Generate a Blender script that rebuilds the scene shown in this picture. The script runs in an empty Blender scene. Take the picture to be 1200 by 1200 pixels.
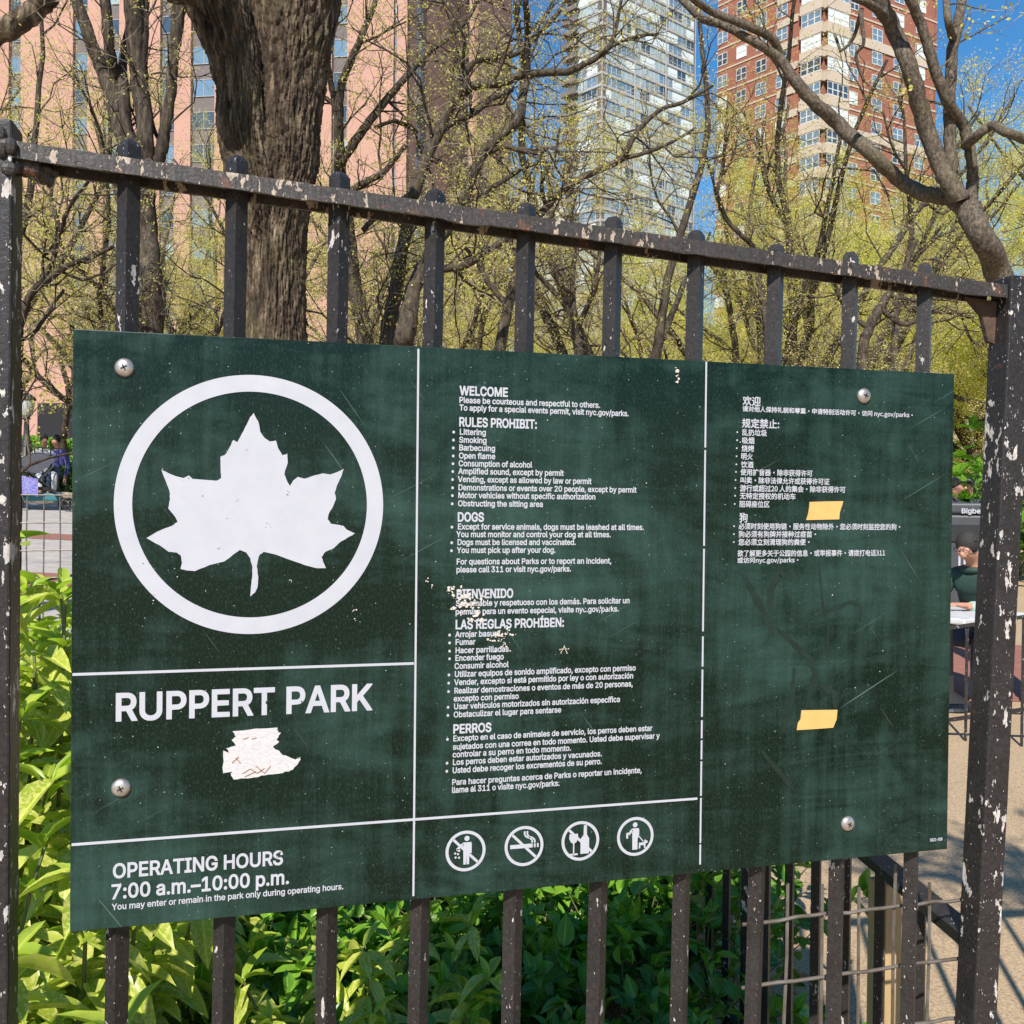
import bpy, bmesh, math, random
import numpy as np
from mathutils import Vector, Matrix, noise as mnoise

SC = bpy.context.scene
COL = SC.collection
PI = math.pi

# ------------------------------------------------------------------ camera
FPX = 1065.0                      # focal length in pixels of a 1200 px wide frame
CAM = np.array([0.248, -1.169, 1.658])
YAW, PITCH, ROLL = (math.radians(a) for a in (13.86, -0.58, 0.59))
FWD = np.array([math.sin(YAW)*math.cos(PITCH), math.cos(YAW)*math.cos(PITCH), math.sin(PITCH)])
_r0 = np.array([math.cos(YAW), -math.sin(YAW), 0.0])
_u0 = np.cross(_r0, FWD)
RGT = math.cos(ROLL)*_r0 + math.sin(ROLL)*_u0
UPV = -math.sin(ROLL)*_r0 + math.cos(ROLL)*_u0
cam_data = bpy.data.cameras.new("camera")
cam_data.sensor_width = 36.0
cam_data.lens = 36.0*FPX/1200.0
cam_data.clip_start = 0.05
cam_data.clip_end = 3000.0
cam = bpy.data.objects.new("camera", cam_data)
COL.objects.link(cam)
cam.matrix_world = Matrix(((RGT[0], UPV[0], -FWD[0], CAM[0]),
                           (RGT[1], UPV[1], -FWD[1], CAM[1]),
                           (RGT[2], UPV[2], -FWD[2], CAM[2]),
                           (0, 0, 0, 1)))
SC.camera = cam

# ------------------------------------------------------------------ sky, sun, exposure
SUN_EL, SUN_AZ = math.radians(43), math.radians(27)      # shadows run towards +Y, 27 deg to the right
SUN_DIR = Vector((-math.sin(SUN_AZ)*math.cos(SUN_EL), -math.cos(SUN_AZ)*math.cos(SUN_EL), math.sin(SUN_EL)))
world = bpy.data.worlds.new("World")
SC.world = world
world.use_nodes = True
wn = world.node_tree.nodes
bg = wn["Background"]
sky = wn.new("ShaderNodeTexSky")
sky.sky_type = 'NISHITA'
sky.sun_disc = False
sky.sun_elevation = SUN_EL
sky.sun_rotation = math.atan2(SUN_DIR.x, SUN_DIR.y)
sky.air_density = 1.3
sky.dust_density = 0.1
sky.ozone_density = 5.0
hs = wn.new("ShaderNodeHueSaturation")
hs.inputs["Saturation"].default_value = 1.28
world.node_tree.links.new(sky.outputs[0], hs.inputs["Color"])
world.node_tree.links.new(hs.outputs[0], bg.inputs[0])
bg.inputs[1].default_value = 0.105
sun_data = bpy.data.lights.new("sun", 'SUN')
sun_data.energy = 5.0
sun_data.angle = math.radians(0.5)
sun_data.color = (1.0, 0.95, 0.88)
sun = bpy.data.objects.new("sun", sun_data)
COL.objects.link(sun)
sun.rotation_euler = SUN_DIR.to_track_quat('Z', 'Y').to_euler()
sun.location = (-20, -40, 40)
vs = SC.view_settings
vs.view_transform = 'Standard'
vs.look = 'None'
vs.exposure = 0.55
vs.gamma = 1.0
SC.cycles.max_bounces = 6
SC.cycles.transparent_max_bounces = 6

# ------------------------------------------------------------------ helpers
def ray(u, v):
    return FWD + RGT*((u-600)/FPX) + UPV*((600-v)/FPX)
def at(u, v, Y):                  # the point seen at (u, v) that stands at distance Y behind the fence
    d = ray(u, v)
    return CAM + d*((Y-CAM[1])/d[1])
def ppm(Y, u=600):                # metres per pixel at that place
    d = ray(u, 600)
    return (Y-CAM[1])/d[1]/FPX
def ground_z(x, y):
    xc = min(max(x, -14.0), 9.0)
    z = 0.03 - 0.0527*(xc-1.3)
    yc = min(max(y, -4.0), 18.0)
    z += 0.06*yc
    if y > 18:
        k = min(1.0, max(0.0, (2.0-x)/6.0))
        z += (0.02+0.055*k)*(min(y, 60)-18)
    return z

def tag(o, label=None, cat=None, group=None, kind=None):
    if label: o["label"] = label
    if cat: o["category"] = cat
    if group: o["group"] = group
    if kind: o["kind"] = kind
    return o
def empty(name, loc, label, cat, group=None, rz=0.0):
    o = bpy.data.objects.new(name, None)
    o.empty_display_size = 0.2
    o.location = loc
    o.rotation_euler = (0, 0, rz)
    COL.objects.link(o)
    return tag(o, label, cat, group)

class MB:
    def __init__(s):
        s.v = []; s.f = []; s.m = []; s.t = []
    def add(s, verts, faces, mi=0, tint=None):
        b = len(s.v)
        s.v.extend([tuple(float(c) for c in p) for p in verts])
        s.f.extend([tuple(b+i for i in f) for f in faces])
        s.m.extend([mi]*len(faces))
        s.t.extend([0.5 if tint is None else tint]*len(verts))
    def box(s, x0, x1, y0, y1, z0, z1, mi=0):
        s.add([(x0,y0,z0),(x1,y0,z0),(x1,y1,z0),(x0,y1,z0),(x0,y0,z1),(x1,y0,z1),(x1,y1,z1),(x0,y1,z1)],
              [(0,3,2,1),(4,5,6,7),(0,1,5,4),(1,2,6,5),(2,3,7,6),(3,0,4,7)], mi)
    def obox(s, o, ax, ay, az, mi=0):  # corner o, three edge vectors
        o, ax, ay, az = (np.array(q, float) for q in (o, ax, ay, az))
        p = [o, o+ax, o+ax+ay, o+ay, o+az, o+ax+az, o+ax+ay+az, o+ay+az]
        if np.dot(np.cross(ax, ay), az) > 0:
            fs = [(0,3,2,1),(4,5,6,7),(0,1,5,4),(1,2,6,5),(2,3,7,6),(3,0,4,7)]
        else:
            fs = [(0,1,2,3),(4,7,6,5),(0,4,5,1),(1,5,6,2),(2,6,7,3),(3,7,4,0)]
        s.add(p, fs, mi)
    def tube(s, pts, rad, n=6, cap=True, mi=0, tint=None):
        pts = [np.array(p, float) for p in pts]
        if len(pts) < 2: return
        vs_, fs = [], []
        ref = None
        for i, p in enumerate(pts):
            d = pts[min(i+1, len(pts)-1)]-pts[max(i-1, 0)]
            L = math.sqrt(d@d) or 1.0
            d = d/L
            if ref is None:
                a = np.array([1.0,0,0]) if abs(d[0]) < .8 else np.array([0,1.0,0])
            else:
                a = ref
            a = a-d*(a@d); a /= (math.sqrt(a@a) or 1.0)
            ref = a
            b = np.array([d[1]*a[2]-d[2]*a[1], d[2]*a[0]-d[0]*a[2], d[0]*a[1]-d[1]*a[0]])
            r = rad[i] if hasattr(rad, '__len__') else rad
            for k in range(n):
                t = 2*PI*k/n
                vs_.append(p+(a*math.cos(t)+b*math.sin(t))*r)
        for i in range(len(pts)-1):
            for k in range(n):
                k2 = (k+1) % n
                fs.append((i*n+k, i*n+k2, (i+1)*n+k2, (i+1)*n+k))
        if cap:
            fs.append(tuple(range(n-1, -1, -1)))
            fs.append(tuple((len(pts)-1)*n+k for k in range(n)))
        s.add(vs_, fs, mi, tint)
    def lathe(s, c, prof, n=24, axis='z', mi=0):      # profile of (radius, height) about a point
        vs_, fs = [], []
        for r, h in prof:
            for k in range(n):
                t = 2*PI*k/n
                q = (r*math.cos(t), r*math.sin(t), h)
                if axis == 'y': q = (q[0], -h, q[1])
                if axis == 'x': q = (h, q[0], q[1])
                vs_.append((c[0]+q[0], c[1]+q[1], c[2]+q[2]))
        for i in range(len(prof)-1):
            for k in range(n):
                k2 = (k+1) % n
                fs.append((i*n+k, i*n+k2, (i+1)*n+k2, (i+1)*n+k))
        fs.append(tuple(range(n-1, -1, -1)))
        fs.append(tuple((len(prof)-1)*n+k for k in range(n)))
        s.add(vs_, fs, mi)
    def ellipsoid(s, c, r, n=16, m=10, mi=0):
        prof = []
        vs_, fs = [], []
        for j in range(1, m):
            a = -PI/2+PI*j/m
            for k in range(n):
                t = 2*PI*k/n
                vs_.append((c[0]+r[0]*math.cos(a)*math.cos(t), c[1]+r[1]*math.cos(a)*math.sin(t), c[2]+r[2]*math.sin(a)))
        for j in range(m-2):
            for k in range(n):
                k2 = (k+1) % n
                fs.append((j*n+k, j*n+k2, (j+1)*n+k2, (j+1)*n+k))
        b = len(vs_)
        vs_ += [(c[0], c[1], c[2]-r[2]), (c[0], c[1], c[2]+r[2])]
        for k in range(n):
            k2 = (k+1) % n
            fs.append((b, k2, k)); fs.append((b+1, (m-2)*n+k, (m-2)*n+k2))
        s.add(vs_, fs, mi)
    def mesh(s, name, mats, smooth=False, tint=False):
        me = bpy.data.meshes.new(name)
        me.from_pydata(s.v, [], s.f)
        for m in (mats if isinstance(mats, (list, tuple)) else [mats]):
            me.materials.append(m)
        if len(me.polygons):
            me.polygons.foreach_set("material_index", s.m)
            if smooth: me.polygons.foreach_set("use_smooth", [True]*len(me.polygons))
        if tint:
            at_ = me.attributes.new("tint", 'FLOAT', 'POINT')
            at_.data.foreach_set("value", s.t)
        me.update()
        return me
    def build(s, name, mats, parent=None, smooth=False, loc=None, tint=False, world=True):
        me = s.mesh(name, mats, smooth, tint)
        return link_mesh(name, me, parent, loc, world)

def link_mesh(name, me, parent=None, loc=None, world=True):
    o = bpy.data.objects.new(name, me)
    COL.objects.link(o)
    if parent is not None:
        o.parent = parent
        if world:                 # vertices are world coordinates: undo the parents
            m = Matrix.Identity(4)
            q = parent
            chain = []
            while q is not None:
                chain.append(q); q = q.parent
            for q in reversed(chain):
                m = m @ q.matrix_parent_inverse @ Matrix.LocRotScale(q.location, q.rotation_euler, q.scale)
            o.matrix_parent_inverse = m.inverted()
    if loc is not None: o.location = loc
    return o

def bevel(o, w, seg=2):
    bm = bmesh.new(); bm.from_mesh(o.data)
    bmesh.ops.bevel(bm, geom=[e for e in bm.edges if len(e.link_faces) == 2 and e.calc_face_angle(0) > 0.6], offset=w, segments=seg, affect='EDGES', profile=0.5)
    bm.to_mesh(o.data); bm.free()
    return o

# ------------------------------------------------------------------ materials
def newmat(name):
    m = bpy.data.materials.new(name)
    m.use_nodes = True
    nt = m.node_tree
    return m, nt, nt.nodes["Principled BSDF"], nt.nodes["Material Output"]
def N(nt, kind, **kw):
    n = nt.nodes.new(kind)
    for k, v in kw.items():
        if k.startswith("i_"):
            n.inputs[int(k[2:])].default_value = v
        else:
            setattr(n, k, v)
    return n
def coords(nt, kind="pos", scale=(1,1,1)):
    mp = N(nt, "ShaderNodeMapping")
    mp.inputs["Scale"].default_value = scale
    if kind == "pos":
        g = N(nt, "ShaderNodeNewGeometry"); nt.links.new(g.outputs["Position"], mp.inputs[0])
    else:
        g = N(nt, "ShaderNodeTexCoord"); nt.links.new(g.outputs["Object"], mp.inputs[0])
    return mp.outputs[0]
def noise_tex(nt, vec, scale, detail=4, rough=0.6):
    n = N(nt, "ShaderNodeTexNoise")
    n.inputs["Scale"].default_value = scale
    n.inputs["Detail"].default_value = detail
    n.inputs["Roughness"].default_value = rough
    nt.links.new(vec, n.inputs["Vector"])
    return n.outputs["Fac"]
def ramp(nt, fac, stops):
    r = N(nt, "ShaderNodeValToRGB")
    el = r.color_ramp.elements
    while len(el) < len(stops): el.new(0.5)
    for e, (p, c) in zip(el, stops):
        e.position = p
        e.color = (c[0], c[1], c[2], 1) if hasattr(c, '__len__') else (c, c, c, 1)
    nt.links.new(fac, r.inputs[0])
    return r.outputs[0]
def mixc(nt, fac, a, b, mode='MIX'):
    m = N(nt, "ShaderNodeMix", data_type='RGBA', blend_type=mode)
    for sock, val in ((m.inputs[0], fac), (m.inputs[6], a), (m.inputs[7], b)):
        if hasattr(val, 'is_linked') or isinstance(val, bpy.types.NodeSocket):
            nt.links.new(val, sock)
        elif hasattr(val, '__len__'):
            sock.default_value = (val[0], val[1], val[2], 1)
        else:
            sock.default_value = val
    return m.outputs[2]
def bump(nt, bs, h, strength=0.3, dist=0.01):
    b = N(nt, "ShaderNodeBump")
    b.inputs["Strength"].default_value = strength
    b.inputs["Distance"].default_value = dist
    nt.links.new(h, b.inputs["Height"])
    nt.links.new(b.outputs[0], bs.inputs["Normal"])
def simple(name, c, rough=0.6, c2=None, scale=8.0, metal=0.0, bumps=0.0, bdist=0.005, stretch=(1,1,1), spec=None):
    m, nt, bs, out = newmat(name)
    bs.inputs["Roughness"].default_value = rough
    bs.inputs["Metallic"].default_value = metal
    if spec is not None: bs.inputs["Specular IOR Level"].default_value = spec
    v = coords(nt, "pos", stretch)
    f = noise_tex(nt, v, scale)
    if c2 is None: c2 = tuple(q*0.75 for q in c)
    nt.links.new(ramp(nt, f, [(0.3, c), (0.7, c2)]), bs.inputs["Base Color"])
    if bumps: bump(nt, bs, f, bumps, bdist)
    return m

def paint_metal(name, base=(0.062,0.054,0.056), chip=(0.55,0.50,0.46), chips=0.66, rust=0.70, fine=80.0, speck=0.70):
    m, nt, bs, out = newmat(name)
    v = coords(nt, "pos")
    vs_ = coords(nt, "pos", (1,1,0.45))
    big = noise_tex(nt, v, 14, 5, 0.65)
    c = ramp(nt, big, [(0.3, tuple(q*0.7 for q in base)), (0.7, tuple(q*1.4 for q in base))])
    fn = noise_tex(nt, v, 190, 4, 0.65)
    c = mixc(nt, 0.4, c, ramp(nt, fn, [(0.35, tuple(q*0.35 for q in base)), (0.65, tuple(q*2.0 for q in base))]))
    rn = noise_tex(nt, v, 26, 6, 0.7)
    c = mixc(nt, ramp(nt, rn, [(rust-0.05, 0.0), (rust+0.04, 0.8)]), c, (0.15, 0.06, 0.03))
    # flakes: two noises added so that they come in groups, and fine specks everywhere
    a = noise_tex(nt, vs_, fine, 4, 0.6)
    b = noise_tex(nt, v, 9, 3, 0.6)
    mm = N(nt, "ShaderNodeMath", operation='MULTIPLY_ADD')
    nt.links.new(b, mm.inputs[0]); mm.inputs[1].default_value = 0.55; nt.links.new(a, mm.inputs[2])
    fl = ramp(nt, mm.outputs[0], [(chips+0.25, 0.0), (chips+0.265, 1.0)])
    cn = noise_tex(nt, v, 120, 2, 0.6)
    c = mixc(nt, fl, c, ramp(nt, cn, [(0.35, tuple(q*0.62 for q in chip)), (0.65, chip)]))
    edge = ramp(nt, mm.outputs[0], [(chips+0.20, 0.0), (chips+0.245, 0.55), (chips+0.25, 0.0)])
    c = mixc(nt, edge, c, tuple(q*0.25 for q in base))
    sp = noise_tex(nt, vs_, 330, 2, 0.5)
    spm = N(nt, "ShaderNodeMath", operation='MULTIPLY_ADD'); nt.links.new(b, spm.inputs[0]); spm.inputs[1].default_value = 0.18; nt.links.new(sp, spm.inputs[2])
    sf = ramp(nt, spm.outputs[0], [(speck+0.09, 0.0), (speck+0.105, 0.85)])
    c = mixc(nt, sf, c, tuple(q*0.85 for q in chip))
    nt.links.new(c, bs.inputs["Base Color"])
    bs.inputs["Roughness"].default_value = 0.42
    bs.inputs["Specular IOR Level"].default_value = 0.3
    hh = N(nt, "ShaderNodeMath", operation='MULTIPLY_ADD'); nt.links.new(fl, hh.inputs[0]); hh.inputs[1].default_value = -0.5; nt.links.new(fn, hh.inputs[2])
    bump(nt, bs, hh.outputs[0], 0.45, 0.0015)
    return m

def leafmat(name, dark, light, trans=0.35, rough=0.4, spots=None, spot_scale=140.0, rib=False):
    m, nt, bs, out = newmat(name)
    a = N(nt, "ShaderNodeAttribute", attribute_name="tint")
    c = ramp(nt, a.outputs["Fac"], [(0.0, dark), (1.0, light)])
    if spots is not None:
        v = coords(nt, "pos")
        f = noise_tex(nt, v, spot_scale, 2, 0.6)
        c = mixc(nt, ramp(nt, f, [(0.50, 0.0), (0.55, 0.9)]), c, spots)
    if rib:
        rb_ = N(nt, "ShaderNodeAttribute", attribute_name="rib")
        v2 = coords(nt, "pos"); bl = noise_tex(nt, v2, 38, 3, 0.6)
        c = mixc(nt, ramp(nt, bl, [(0.55, 0.0), (0.8, 0.35)]), c, tuple(q*0.5 for q in dark))
        c = mixc(nt, ramp(nt, rb_.outputs["Fac"], [(0.86, 0.0), (0.97, 0.6)]), c, tuple(min(0.9, q*1.5+0.06) for q in light))
    nt.links.new(c, bs.inputs["Base Color"])
    bs.inputs["Roughness"].default_value = rough
    if trans:
        tr = N(nt, "ShaderNodeBsdfTranslucent")
        tc = mixc(nt, 1.0, c, (1.0, 1.25, 0.5), 'MULTIPLY')
        nt.links.new(tc, tr.inputs[0])
        mx = N(nt, "ShaderNodeMixShader"); mx.inputs[0].default_value = trans
        nt.links.new(bs.outputs[0], mx.inputs[1]); nt.links.new(tr.outputs[0], mx.inputs[2])
        nt.links.new(mx.outputs[0], out.inputs[0])
    return m

def barkmat(name, c1, c2, c3, scale=18.0, strength=0.8, st=(1,1,0.22)):
    m, nt, bs, out = newmat(name)
    v = coords(nt, "pos", st)
    v2 = coords(nt, "pos")
    f = noise_tex(nt, v, scale, 7, 0.68)
    g = noise_tex(nt, v2, 2.2, 4, 0.6)
    c = ramp(nt, f, [(0.34, c1), (0.52, c2), (0.7, c3)])
    c = mixc(nt, ramp(nt, g, [(0.5, 0.0), (0.75, 0.35)]), c, (c3[0]*0.8, c3[1]*0.9, c3[2]*0.65))
    nt.links.new(c, bs.inputs["Base Color"])
    bs.inputs["Roughness"].default_value = 0.9
    bs.inputs["Specular IOR Level"].default_value = 0.2
    bump(nt, bs, f, strength, 0.02)
    return m

FONT = None                        # Blender's own bundled sans; the built-in one if it is not there
try:
    FONT = bpy.data.fonts.load(bpy.utils.system_resource('DATAFILES', path='fonts')+"/Inter.woff2")
except Exception:
    FONT = None
FONT_CJK = None
try:
    FONT_CJK = bpy.data.fonts.load(bpy.utils.system_resource('DATAFILES', path='fonts')+"/Noto Sans CJK Regular.woff2")
except Exception:
    FONT_CJK = None
M = {}
M['paint'] = paint_metal('worn black paint', base=(0.024,0.0205,0.0195), chips=0.695, speck=0.71)
M['paint_post'] = paint_metal('peeling black paint', base=(0.023,0.0195,0.0192), chips=0.64, fine=80.0, speck=0.70)
M['paint_rail'] = paint_metal('chipped black paint', base=(0.040,0.034,0.031), chip=(0.42,0.34,0.26), chips=0.635, fine=75.0, speck=0.69, rust=0.62)
M['wire'] = simple("galvanised wire", (0.20,0.18,0.155), 0.5, (0.10,0.07,0.05), 30, metal=0.3)
M['white_vinyl'] = simple("white vinyl", (0.42,0.42,0.455), 0.55, (0.38,0.38,0.415), 30)
M['bark'] = barkmat("grey brown bark", (0.009,0.006,0.0045), (0.070,0.049,0.033), (0.27,0.205,0.135), 17, 1.0, (1,1,0.16))
M['bark_dark'] = barkmat("dark bark", (0.018,0.013,0.010), (0.060,0.046,0.034), (0.15,0.12,0.085), 25)
M['bark_smooth'] = barkmat("smooth grey bark", (0.040,0.031,0.024), (0.115,0.090,0.066), (0.235,0.19,0.14), 45, 0.9, (1,1,0.6))
M['twig'] = simple("twig bark", (0.19,0.15,0.11), 0.9, (0.31,0.25,0.175), 3.0, spec=0.1)
M['twig_tan'] = simple("pale twig bark", (0.32,0.25,0.165), 0.9, (0.46,0.37,0.245), 2.0, spec=0.1)
M['bud'] = leafmat("spring buds", (0.50,0.42,0.09), (0.80,0.69,0.22), 0.5, 0.6)
M['bud_green'] = leafmat("young green leaves", (0.44,0.41,0.05), (0.76,0.68,0.14), 0.5, 0.55)
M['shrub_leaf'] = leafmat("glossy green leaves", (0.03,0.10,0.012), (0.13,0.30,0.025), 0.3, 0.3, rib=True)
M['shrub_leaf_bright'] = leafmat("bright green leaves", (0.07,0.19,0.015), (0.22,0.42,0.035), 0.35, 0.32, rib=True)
M['aucuba'] = leafmat("yellow speckled leaves", (0.28,0.37,0.03), (0.50,0.54,0.08), 0.35, 0.3, spots=(0.58,0.55,0.17), rib=True)
M['aucuba_plain'] = leafmat("yellow green new leaves", (0.30,0.42,0.035), (0.52,0.60,0.09), 0.45, 0.35, rib=True)
M['stem'] = simple("green stem", (0.10,0.15,0.04), 0.6, (0.15,0.12,0.06), 10)
M['dry_leaf'] = leafmat("dry leaves", (0.20,0.09,0.05), (0.42,0.24,0.15), 0.2, 0.7)
# ================================================================== ground and paving
def pave_mat():
    m, nt, bs, out = newmat("tan gravelly pavement")
    v = coords(nt, "pos")
    a = noise_tex(nt, v, 1.3, 5, 0.6); b = noise_tex(nt, v, 90, 3, 0.7)
    c = ramp(nt, a, [(0.3, (0.32,0.215,0.115)), (0.7, (0.43,0.30,0.17))])
    c = mixc(nt, 0.6, c, ramp(nt, b, [(0.36, (0.17,0.12,0.08)), (0.55, (0.44,0.32,0.19)), (0.7, (0.55,0.41,0.26))]))
    nt.links.new(c, bs.inputs["Base Color"]); bs.inputs["Roughness"].default_value = 0.9
    bump(nt, bs, b, 0.5, 0.006)
    return m
def grid_sheet(name, x0, x1, y0, y1, nx, ny, dz, mat, kind="structure", extra=None):
    b = MB()
    for j in range(ny+1):
        for i in range(nx+1):
            x = x0+(x1-x0)*i/nx; y = y0+(y1-y0)*j/ny
            b.v.append((x, y, ground_z(x, y)+dz+(extra(x, y) if extra else 0)))
    for j in range(ny):
        for i in range(nx):
            k = j*(nx+1)+i
            b.f.append((k, k+1, k+nx+2, k+nx+1))
    b.m = [0]*len(b.f); b.t = [0.5]*len(b.v)
    o = b.build(name, mat, smooth=True)
    return tag(o, kind=kind)
def ground_sheet():
    b = MB()
    xs = [-900,-400,-200,-120]+[-80+4*i for i in range(16)]+[-16+0.5*i for i in range(61)]+[18+4*i for i in range(20)]+[120,200,400,900]
    ys = [-60,-30,-12]+[-8+0.5*i for i in range(56)]+[20+2.5*i for i in range(24)]+[90,150,300,600,1200]
    for y in ys:
        for x in xs:
            b.v.append((x, y, ground_z(x, y)))
    n = len(xs)
    for j in range(len(ys)-1):
        for i in range(n-1):
            k = j*n+i
            b.f.append((k, k+1, k+n+1, k+n))
    b.m = [0]*len(b.f); b.t = [0.5]*len(b.v)
    return tag(b.build("ground", pave_mat(), smooth=True), kind="structure")
ground_sheet()
M['brick_paver'] = simple("red brick paving", (0.30,0.12,0.085), 0.9, (0.20,0.085,0.065), 14)
M['concrete'] = simple("grey concrete", (0.42,0.38,0.34), 0.9, (0.30,0.27,0.25), 5, bumps=0.2)
M['soil'] = simple("dark soil", (0.045,0.03,0.02), 1.0, (0.022,0.016,0.012), 20, bumps=0.8, bdist=0.02)
# grey walk to the left, crossed by two bands of red brick
grid_sheet("path", -16, -0.2, 3.3, 19.5, 40, 40, 0.004, M['concrete'])
for y0, y1 in ((5.2, 6.0), (8.6, 9.9), (13.2, 14.0)):
    grid_sheet("brick_band", -16, -0.2, y0, y1, 40, 4, 0.008, M['brick_paver'])
grid_sheet("brick_band", 3.9, 14, 5.0, 7.4, 20, 6, 0.004, M['brick_paver'])
grid_sheet("soil_bed", -3.2, 0.98, 0.10, 2.36, 40, 24, 0.03, M['soil'], extra=lambda x, y: 0.03*mnoise.noise((x*4, y*4, 0)))

# ================================================================== the park sign
def sign_mat():
    m, nt, bs, out = newmat("dusty dark green sign face")
    vert = coords(nt, "pos", (34, 1, 1.6)); v = coords(nt, "pos")
    a = noise_tex(nt, vert, 1.6, 7, 0.72)                      # run-down streaks
    def cloud(scale, sc, dist, det=5):
        h = N(nt, "ShaderNodeTexNoise"); h.inputs["Scale"].default_value = scale; h.inputs["Detail"].default_value = det
        h.inputs["Roughness"].default_value = 0.6; h.inputs["Distortion"].default_value = dist
        nt.links.new(coords(nt, "pos", sc), h.inputs["Vector"]); return h.outputs["Fac"]
    b = cloud(2.6, (1,1,1.3), 0.8); g = cloud(7.0, (1,1,0.5), 2.2); w = cloud(5.0, (0.7,1,3.0), 3.0)
    def madd(x, k, y):
        q = N(nt, "ShaderNodeMath", operation='MULTIPLY_ADD'); nt.links.new(x, q.inputs[0]); q.inputs[1].default_value = k
        if y is None: q.inputs[2].default_value = 0.0
        else: nt.links.new(y, q.inputs[2])
        return q.outputs[0]
    tot = madd(w, 0.35, madd(g, 0.40, madd(a, 0.40, madd(b, 1.0, None))))
    mr = N(nt, "ShaderNodeMapRange"); nt.links.new(tot, mr.inputs[0])
    mr.inputs[1].default_value = 0.97; mr.inputs[2].default_value = 1.38
    fac = mr.outputs[0]
    c = mixc(nt, fac, (0.0018,0.0095,0.0053), (0.026,0.062,0.050))
    fine = noise_tex(nt, coords(nt, "pos", (1,1,0.5)), 420, 2, 0.6)
    c = mixc(nt, ramp(nt, fine, [(0.5, 0.0), (0.72, 0.16)]), c, (0.07,0.12,0.11))
    sp = noise_tex(nt, v, 300, 1, 0.5)
    c = mixc(nt, ramp(nt, sp, [(0.745, 0.0), (0.77, 0.6)]), c, (0.38,0.42,0.40))
    # long thin scratches
    for rot, sc in ((0.5, (4, 1, 260)), (-0.95, (6, 1, 330))):
        mp = N(nt, "ShaderNodeMapping"); gg = N(nt, "ShaderNodeNewGeometry"); nt.links.new(gg.outputs["Position"], mp.inputs[0])
        mp.inputs["Rotation"].default_value = (0, rot, 0)
        mp2 = N(nt, "ShaderNodeMapping"); nt.links.new(mp.outputs[0], mp2.inputs[0]); mp2.inputs["Scale"].default_value = sc
        f = noise_tex(nt, mp2.outputs[0], 1.0, 1, 0.4)
        c = mixc(nt, ramp(nt, f, [(0.76, 0.0), (0.80, 0.35)]), c, (0.20,0.26,0.24))
    nt.links.new(c, bs.inputs["Base Color"])
    rr = N(nt, "ShaderNodeMapRange"); nt.links.new(fac, rr.inputs[0]); rr.inputs[3].default_value = 0.24; rr.inputs[4].default_value = 0.55
    nt.links.new(rr.outputs[0], bs.inputs["Roughness"])
    bs.inputs["Specular IOR Level"].default_value = 0.25
    return m
SIGN_W, SIGN_H, SZ = 1.219, 0.7168, 1.5
sign = empty("park_sign", (SIGN_W/2, 0.0, SZ-SIGN_H/2),
             "dark green park rules sign with white maple leaf emblem, bolted to the iron fence", "sign")
pb = MB(); pb.box(0, SIGN_W, 0.0, 0.004, SZ-SIGN_H/2, SZ+SIGN_H/2)
panel = pb.build("panel", sign_mat(), sign)
bevel(panel, 0.0012, 2)
LY = -0.0007
def S(u, v):                       # photo pixel on the sign face -> sign x, z
    p = at(u, v, 0.0); return p[0], p[2]
def flat_poly(b, pts, y=LY, mi=0):
    b.add([(x, y, z) for x, z in pts], [tuple(range(len(pts)))], mi)
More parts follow.
